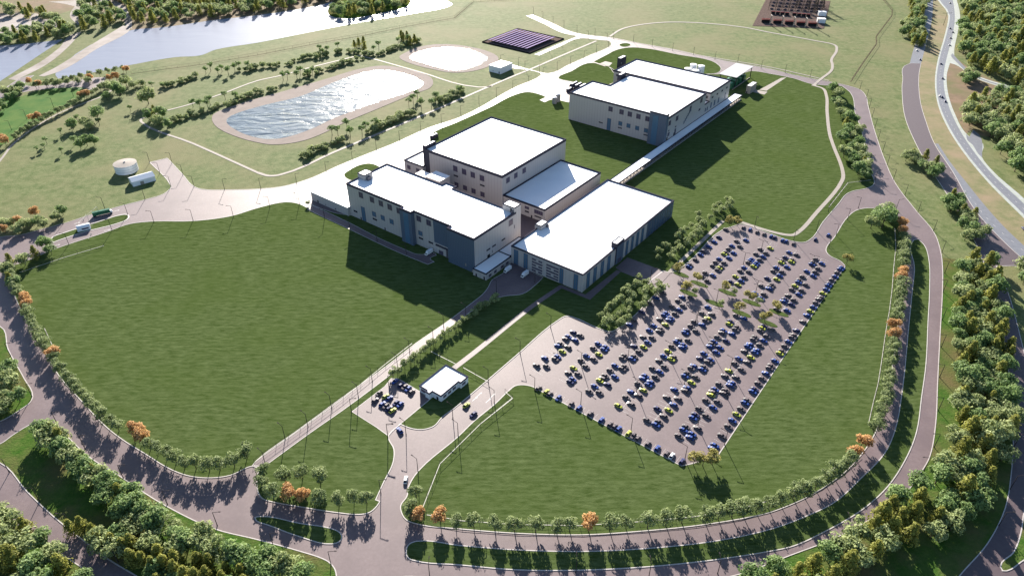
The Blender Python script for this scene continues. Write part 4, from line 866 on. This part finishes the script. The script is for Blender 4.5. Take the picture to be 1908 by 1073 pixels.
# ------------------------------------------------------------------ vehicles
def make_car(c,wh=True,name='parked_car'):
    r=thing(name,None,None,(0,0,0))
    b=MB(); prof=[(-2.25,.35,.62,.80),(-2.2,.3,.80,.86),(-1.55,.25,.92,.90),(-.6,.25,.95,.92),(.85,.25,.93,.92),(1.75,.25,.82,.90),(2.2,.3,.66,.82),(2.28,.38,.55,.70)]
    vs=[]
    for x,z0,z1,w_ in prof: vs+=[(x,-w_,z0),(x,-w_,z1*.75+z0*.25),(x,-w_*.86,z1),(x,w_*.86,z1),(x,w_,z1*.75+z0*.25),(x,w_,z0)]
    fs=[]
    n=len(prof)
    for i in range(n-1):
        for j in range(6): a=6*i+j; d=6*i+(j+1)%6; fs.append((a,d,d+6,a+6))
    fs+=[(5,4,3,2,1,0),tuple(range(6*n-6,6*n))]
    b.add(vs,fs)
    b.add([(-1.25,-.62,1.42),(.35,-.62,1.42),(.35,.62,1.42),(-1.25,.62,1.42),(-1.15,-.55,1.47),(.25,-.55,1.47),(.25,.55,1.47),(-1.15,.55,1.47)],[(0,1,5,4),(1,2,6,5),(2,3,7,6),(3,0,4,7),(4,5,6,7)])
    b.build('body',M['car_'+c],r)
    g=MB(); g.add([(-1.95,-.80,.88),(1.1,-.80,.90),(1.1,.80,.90),(-1.95,.80,.88),(-1.25,-.62,1.42),(.35,-.62,1.42),(.35,.62,1.42),(-1.25,.62,1.42)],[(0,1,5,4),(1,2,6,5),(2,3,7,6),(3,0,4,7)]); g.build('windows',M['carglass'],r)
    wb=MB(); wb.cyl((0,-.11,0),(0,.11,0),.33,n=10); 
    w0=None
    for x in (-1.4,1.4):
        for y in (-.84,.84):
            if w0 is None: w0=wb.build('wheel',M['tyre'],r); o=w0
            else: o=w0.copy(); S.collection.objects.link(o); o.parent=r
            o.location=(x,y,.33)
    return r
CAR={c:make_car(c) for c in 'bngywk'}
CN={'b':'blue','n':'navy','g':'grey','y':'lime','w':'white','k':'dark green'}
rc=random.Random(3); allc=[]
for col,(v,t) in enumerate(CARC):
    its=[(int(x[:-1]),x[-1]) for x in t.split()]
    for n_,(i,c) in enumerate(its): allc.append((i*2.9+.99+rc.uniform(-.15,.15),v+rc.uniform(-.25,.25),c,'u' if 0 else 'v','of the %s column in the big car park'%ordn(col+1),n_+1))
BE=[(260.8,-180.0,"g"),(261.0,-174.6,"y"),(260.7,-171.9,"g"),(261.0,-166.0,"b"),(261.1,-157.3,"g"),(261.4,-152.0,"b"),(261.5,-144.5,"g"),(261.1,-136.9,"b"),(261.3,-131.3,"g"),(261.4,-128.5,"g"),(261.1,-125.7,"b"),(261.5,-119.7,"y"),(261.5,-116.8,"g"),(261.5,-113.9,"g"),(261.3,-107.6,"g"),(261.4,-102.0,"b"),(261.3,-96.2,"g"),(261.4,-93.3,"w"),(261.2,-87.3,"n")]
TE=[(511.4,-158.8,"g"),(511.6,-153.4,"b"),(511.3,-147.4,"g"),(511.7,-141.8,"g"),(511.7,-136.2,"b"),(511.5,-133.2,"n"),(511.4,-127.0,"b"),(511.6,-124.1,"b"),(511.5,-118.3,"g")]
for n_,(u,v,c) in enumerate(BE): allc.append((u,v,c,'u','along the near edge of the big car park',n_+1))
for n_,(u,v,c) in enumerate(TE): allc.append((u,v,c,'u','along the far edge of the big car park',n_+1))
SM=[(200.4,-251.4,"g"),(194.9,-248.9,"g"),(200.9,-246.5,"y"),(201.1,-243.5,"b"),(195.3,-243.4,"b"),(195.4,-240.6,"g"),(195.1,-237.8,"n"),(195.2,-235.0,"y"),(200.7,-237.8,"n"),(201.2,-235.0,"b"),(213.5,-251.3,"b"),(213.2,-246.1,"n"),(213.3,-243.3,"g"),(213.5,-240.5,"b"),(212.9,-237.2,"g")]
for n_,(u,v,c) in enumerate(SM): allc.append((u,v,c,'u','in the little car park by the gate office',n_+1))
allc.sort(key=lambda a:(a[0]*UX[1]+a[1]*VX[1]))
far=allc[275:]; cnt={}
for u,v,c,ax,pl,n_ in sorted(allc[:275],key=lambda a:(a[4],a[5])):
    rz=(math.pi/2-TH if ax=='u' else -TH)+(math.pi if rc.random()<.3 else 0)+rc.uniform(-.03,.03)
    k=(c,pl); cnt[k]=cnt.get(k,0)+1
    how=('from the near end ' if 'column' in pl else 'from the left ')
    lab='%s %s car %s'%(ordn(cnt[k]),CN[c],how)+pl
    p=B(u,v,.06 if u>230 else .2); dup(CAR[c],p,rz,(1.1,1.08,1.08),lab,'cars parked in the big car park' if u>230 else 'cars parked by the gate office','car')
fm={}
me=bpy.data.meshes.new('parked_cars'); V=[];Fc=[];Mi=[]; keys=list('bngywk'); mats=[M['car_'+k] for k in keys]+[M['carglass'],M['tyre']]
for u,v,c,ax,pl,n_ in far:
    rz=(math.pi/2-TH if ax=='u' else -TH); p=B(u,v,.06); mt=Matrix.Translation(p)@Matrix.Rotation(rz,4,'Z')@Matrix.Scale(1.08,4)
    for ch in CAR[c].children:
        b=len(V); mm=mt@Matrix.Translation(ch.location); mi={'b':keys.index(c),'w':6 if ch.name.startswith('windows') else 7}[ch.name[0]]
        V+=[tuple(mm@x.co) for x in ch.data.vertices]; Fc+=[tuple(i+b for i in f.vertices) for f in ch.data.polygons]; Mi+=[mi]*len(ch.data.polygons)
me.from_pydata(V,[],Fc); [me.materials.append(m) for m in mats]; me.polygons.foreach_set('material_index',Mi); me.update()
o=bpy.data.objects.new('parked_cars',me); S.collection.objects.link(o); tag(o,'farthest cars at the back of the big car park','cars',kind='stuff')
def drive(c,a,b,lab,z=.06,gr='cars on the move'):
    p=G(*a); q=G(*b); d=q-p; o=dup(CAR[c],(p.x,p.y,z),math.atan2(d.y,d.x),(1.12,1.1,1.1),lab,gr,'car'); o.name='moving_car'; return o
drive('y',(869,756),(920,718),'yellow green car driving on the main drive above the darker one',.06)
drive('n',(882,773),(840,803),'dark car driving on the main drive near the lane arrows',.06)
drive('b',(745,803),(735,792),'blue car turning out of the little car park',.08)
drive('w',(756,895),(761,865),'white car driving on the entrance road towards the ring road')
drive('n',(1519,447),(1535,415),'left one of two dark cars entering the big car park')
drive('b',(1543,439),(1560,420),'right one of two dark cars entering the big car park')
for i,(c,x,y,tx,ty) in enumerate((('g',1770,7,1768,0),('n',1770,54,1769,30),('n',1775,61,1776,40),('g',1771,72,1772,60),('w',1769,85,1770,70),('n',1753,120,1756,110),('n',1756,147,1756,130),('w',1751,180,1750,165),('n',1755,182,1754,170),('n',1761,190,1759,180),('n',1907,427,1890,405))):
    drive(c,(x,y),(tx,ty),'%s car from the top on the highway, %s'%(ordn(i+1),CN[c]),.1,'cars on the highway')
drive('w',(1708,95),(1706,85),'white car on the old lane just above the new asphalt',.08,'cars on the highway'); drive('n',(1714,112),(1713,100),'dark car on the old lane just above the new asphalt',.08,'cars on the highway')
for r in CAR.values(): kill(r)
def van(p,rz,lab,L=7.2,boxc='whitemetal',h=2.9,w_=2.2,name='white_van',cat='van',cab='whitemetal',gap=0):
    r=thing(name,lab,cat,p,rz); x=L/2
    b=MB(); b.box((-.7,0,.55+h/2),(L-1.6,w_,h-.3),0,top=.985); b.build('cargo_body',M[boxc],r)
    b=MB(); b.add([(x-1.6+gap,-w_/2,.5),(x+gap,-w_/2,.5),(x+gap,w_/2,.5),(x-1.6+gap,w_/2,.5),(x-1.6+gap,-w_/2,2.5),(x-.5+gap,-w_/2*.9,2.4),(x-.5+gap,w_/2*.9,2.4),(x-1.6+gap,w_/2,2.5),(x+gap,-w_/2,1.3),(x+gap,w_/2,1.3)],[(0,1,8,5,4),(3,7,6,9,2),(1,2,9,8),(8,9,6,5),(4,5,6,7),(0,4,7,3)]); c=b.build('cab',M[cab],r)
    b=MB(); b.add([(x-.03+gap,-w_/2*.88,1.42),(x-.03+gap,w_/2*.88,1.42),(x-.44+gap,w_/2*.82,2.3),(x-.44+gap,-w_/2*.82,2.3)],[(0,1,2,3)]); b.build('windscreen',M['carglass'],c)
    for s in (-1,1):
        for X in ((-x+1.2,x-1.2) if L<9 else (-x+1,-x+2.1,x-1.2+gap)):
            b=MB(); b.cyl((0,-.15,0),(0,.15,0),.45,n=12); o=b.build('wheel',M['tyre'],r); o.location=(X,s*(w_/2-.1),.45)
    return r
ua=math.pi/2-TH
van(B(*[0,0]) if 0 else G(799.6,473,.2),ua+math.pi,'white van parked at the end of the access road by the long hall',name='white_van')
van(G(946,505,.2),ua+math.pi,'left one of two white vans in the court before the front hall'); van(G(978,514,.2),ua+math.pi,'right one of two white vans in the court before the front hall')
q=G(195,401,.06); rzt=math.atan2(6.6,11.4)
van(Vector((-337,524.5,.06)),rzt,'dark green box lorry standing on the gate road',L=15,boxc='green',h=3.4,w_=2.6,name='green_lorry',cat='lorry',cab='whitemetal')
# gate booth with rounded roof
gb=thing('gate_booth','rounded silver gate booth on the narrow island in the gate road','booth',(-340.8,500.5,.16),rzt)
b=MB(); pr=[(-2.6*1.0,0),(-2.6,2.6)]+[(-2.6*math.cos(math.pi*k/8),2.6+1.6*math.sin(math.pi*k/8)) for k in range(1,8)]+[(2.6,2.6),(2.6,0)]
n=len(pr); b.add([(-4.8,y,z_) for y,z_ in pr]+[(4.8,y,z_) for y,z_ in pr],[(i,(i+1)%n,n+(i+1)%n,n+i) for i in range(n)]+[tuple(range(n)),tuple(range(2*n-1,n-1,-1))]); b.build('shell',M['whitemetal'],gb)
b=MB(); b.box((1,-2.62,1.7),(5,.1,1.2)); b.build('window',M['glass'],gb); b=MB(); b.box((4.85,0,1.2),(.1,1.2,2.2)); b.build('door',M['frame'],gb)
for i,(x,y,ln,a_) in enumerate(((156,411,11,.6),(170,437,11,-2.5),(166,424,4,.6))):
    p=G(x,y); g=thing('barrier_gate',('upper','lower','middle')[i]+' barrier across the gate road beside the silver booth','barrier',p,a_+1.2 if i<2 else a_); b=MB(); b.box((0,0,.6),(.5,.5,1.2)); b.build('post',M['steel'],g); b=MB(); b.box((ln/2-.3,0,1.1),(ln*.7,.14,.14)); b.build('arm',M['rail'],g)
# ------------------------------------------------------------------ lamps
def make_lamp(h=10,arm=3.0,double=False,name='street_lamp'):
    r=thing(name,None,None,(0,0,0)); b=MB(); b.cyl((0,0,0),(0,0,.5),.28,n=8); b.cyl((0,0,.4),(0,0,h),.2,.14,n=8); b.build('pole',M['pole'],r)
    for s in ((1,-1) if double else (1,)):
        b=MB(); b.cyl((0,0,h-.1),(s*arm,0,h+.35),.12,n=6); a=b.build('arm',M['pole'],r)
        b=MB(); b.box((s*(arm+.4),0,h+.36),(1.1,.45,.16)); b.build('lamp_head',M['pole'],a)
    return r
LS=make_lamp(); LD=make_lamp(10,2.6,True)
def lamps(txt,dirs,place,dbl=False,z=.1):
    for i,t in enumerate(txt.split()):
        p=G(*map(float,t.split(','))); a={'L':math.pi,'R':0,'U':math.pi/2,'D':-math.pi/2,'u':ua,'v':-TH,'V':math.pi-TH,'W':ua+math.pi}[dirs]
        o=dup(LD if dbl else LS,(p.x,p.y,z),a,None,'%s %s %s'%(ordn(i+1),'double headed lamp' if dbl else 'street lamp',place),place.replace('from the','lamps, from the')[:60],'street lamp')
lamps('1602,167 1614,183.6 1619.7,201 1624.7,219 1630,239 1636,260 1644.6,283 1652.7,308 1664.5,335 1686,364 1710,396 1739,431 1755,470 1760,509 1757,544 1755.5,596 1753.5,647 1750.5,703 1748,765 1740.5,833 1721.5,877','L','from the far end along the outer kerb of the right ring road')
lamps('1575,992 1337,1068 1209,1074 1073,1066 801,1076','U','from the right along the outer kerb of the bottom ring road')
lamps('1611.7,283 1618,309 1630,336 1669,392','R','from the far end along the inner kerb of the right ring road')
lamps('1599,388 1579,409.6 1557.6,438.6 1544,461','L','from the far end down the right kerb of the car park road')
lamps('1543,395 1521,430 1478.7,448 1406,423','D','from the right along the far side of the car park')
lamps('1180,79 1215,87 1253,95 1292,102.6 1332,111.4 1374.6,116 1418,128 1462.7,135.8 1509,145.4','D','from the left along the road behind the rear halls')
lamps('994,26.4 1011.6,35 1030.4,44 1050.6,52 1075,61 1108.4,66.7 1143,73','W','from the far end of the stub road beyond the solar field')
lamps('1096,72.5 1131,76.7 1069.4,75.5 1046.8,86.8 1023,96.9','L','counted around the small loop by the solar field')
lamps('1133.6,88 1111,98 1088,109.4 1063,119.5 1038,129.6 1011.6,142 985,157 955.5,166 924.8,180 892.6,195 858.6,214 822.6,230 784,245 744.6,262 701.5,280 657,301 608,321 553,343 486,352 418.5,353.5','R','from the far end along the far kerb of the long court road')
lamps('966,123 978,129.6 1004.8,135.8 933,118','R','from the left along the shed road')
lamps('361.6,348 341,326 318.6,348 298,323 320.7,304 279,303','L','from the near end round the tank court spur')
lamps('287,414 360,411.5 435,404.5 503,387 558,380','L','from the left along the near kerb of the left court road',z=.16)
lamps('270.5,371.5 238,399.6 195,388 209,430 128.5,456 118,417','L','from the right along the gate road')
lamps('531.6,818 495,866 574,795 618,760 668,741 693.8,711 741,685.5 763.6,658 807.5,636.4 826.8,609 868,591 925,545','V','from the near end along the service road',z=.16)
lamps('996.5,527 652,428 605,407 703,451 757,474','W','around the long hall access road',z=.16)
lamps('655,767 723,815.6 725,724','R','round the little car park',z=.16)
lamps('756.6,809 843.8,778.7 909.8,712 969,658 1026,611','V','from the near end along the left kerb of the main drive',z=.16)
lamps('779,879 853.8,812 921,750.6 996,727.6 1082,754.5 1175.6,803 1276,856 1350,829','V','from the left along the right kerb of main drive and car park',z=.16)
lamps('709.7,918.7 722.8,814','R','by the entrance road fork',z=.16)
lamps('617,1052 510,1018 405,979 312,939 230,891 158.5,836 108,792','R','from the right along the near kerb of the left ring road',z=.16)
lamps('60,739 20,663 0,620','R','from the bottom on the left verge kerb',z=.16)
lamps('17.6,880 74,934 133,982 220,1047','L','from the top along the lower island kerb',z=.16)
lamps('1888.4,833 1882,911 1860.7,979','R','from the top along the outer right road')
lamps('1208,552 1212,522','R','by the front hall plaza')
lamps('50,222 100,200 137,180 22,243','L','counted in the green field at left')
lamps('1082.4,680.6 1169.6,670.6 1245,662 1185.6,731 1275.3,716 1294,609 1325.5,654.7 1360,690 1300,794 1417.4,469.8 1511.7,498 1270,539.6 1314.5,534 1334.3,564 1385,492 1447.5,505.7 1408,545 1298.5,596 1420,625 1355,742','V','inside the big car park',True,.06)
kill(LS);kill(LD)
up=thing('utility_pole','tall wooden utility pole with crossarm beside the highway','pole',G(1757.6,47.8),.1); b=MB(); b.cyl((0,0,0),(0,0,18),.3,.2,n=8); b.build('pole',M['bark'],up); b=MB(); b.box((0,0,17),(14,.3,.3)); [b.cyl((x,0,17.1),(x,0,17.8),.12,n=5) for x in (-6,-2,2,6)]; b.build('crossarm',M['bark'],up)
# ------------------------------------------------------------------ fences
def fence(name,label,txt,h=2.4,sp=8,z=.16,rail='rail',base=.4,post='pole',rw=.05,bm='rail'):
    q=P(txt); o=q[len(q)//2]; L=sum((b-a).length for a,b in zip(q,q[1:])); sp=max(sp,L/95)
    r=thing(name,label,'fence',(o.x,o.y,0))
    if base: b=MB(o); b.strip(q,base,0,z+.12); b.build('base_strip',M[bm],r)
    b=MB(o); b.strip(q,rw,z+h-.14,z+h); b.strip(q,.05,z+h*.5,z+h*.5+.05)
    b.build('rail',M['pole' if rail=='rail' else rail],r)
    k=0; pm=None
    for a,c in zip(q,q[1:]):
        d=c-a; n=max(1,int(round(d.length/sp)))
        for i in range(n):
            p=a+d*(i/n)
            if pm is None: b=MB(); b.cyl((0,0,0),(0,0,h),.09,n=5); pm=b.build('post',M[post],r); e=pm
            else: e=pm.copy(); S.collection.objects.link(e); e.parent=r
            e.location=(p.x-o.x,p.y-o.y,z); k+=1
    return r
fence('perimeter_fence','pale perimeter fence left of the service road','474,862 492,848 560,800 640,742 719,678 768,640')
fence('perimeter_fence','short pale fence from the hedge past the office to the main drive','803,655 850,679')
fence('perimeter_fence','short pale fence between footpath and main drive','863,685 909,711')
fence('perimeter_fence','pale fence beside the lower lawn running down from the main drive gate','941,730 955,742 895,790 820,864 788,945')
fence('perimeter_fence','long pale fence running behind the kerb trees of the lower lawn','795,959 860,970 960,977 1080,979 1190,972 1290,963 1370,950 1425,935 1470,918 1520,895 1560,868 1595,838')
fence('perimeter_fence','long pale fence running up the right lawn behind the kerb trees','1624,800 1640,742 1652,671 1649,623 1656,590 1662,540 1667,496 1671,459 1666,421' if 0 else '1618,790 1627,750 1636,715 1643,670 1650,620 1657,580 1662,540 1665,500 1669,460 1667,425')
fence('perimeter_fence','pale fence running from the gate portal to the left kerb trees','194,458 120,480 37,508')
fence('perimeter_fence','pale fence zigzag beside the tree belt corner','1544,387 1580,341 1623,336')
fence('perimeter_fence','pale fence behind the left kerb trees','83,612 97,642')
fence('river_fence','dark fence along the river meadow at the top left','245,138 310,129 372,121 480,103 593,81 681,66 757,50 807,41 847,34 882,4 960,0',h=3.2,z=0,rail='brownrail',base=1.0,sp=12,rw=.3,bm='brownrail')
fence('east_fence','dark fence crossing the meadow below the substation','1642,-4 1662,20 1662,30 1632,70 1633,83 1608,118 1585,153',h=3.2,z=0,rail='brownrail',base=.9,sp=9,rw=.3,bm='brownrail')
# gate portal frames
for i,(a,b_) in enumerate((((148,388),(147,388)),)):
    g=thing('gate_portal','square wire gate portal frame above the gate road','gate',G(166,412),rzt+.95)
    m_=MB(); [m_.cyl((x,0,0),(x,0,5.5),.15,n=6) for x in (-14,0,14)]; m_.build('post',M['rail'],g); m_=MB(); m_.box((0,0,5.5),(28,.2,.2)); m_.box((0,0,.25),(28,.3,.3)); m_.build('beam',M['rail'],g)
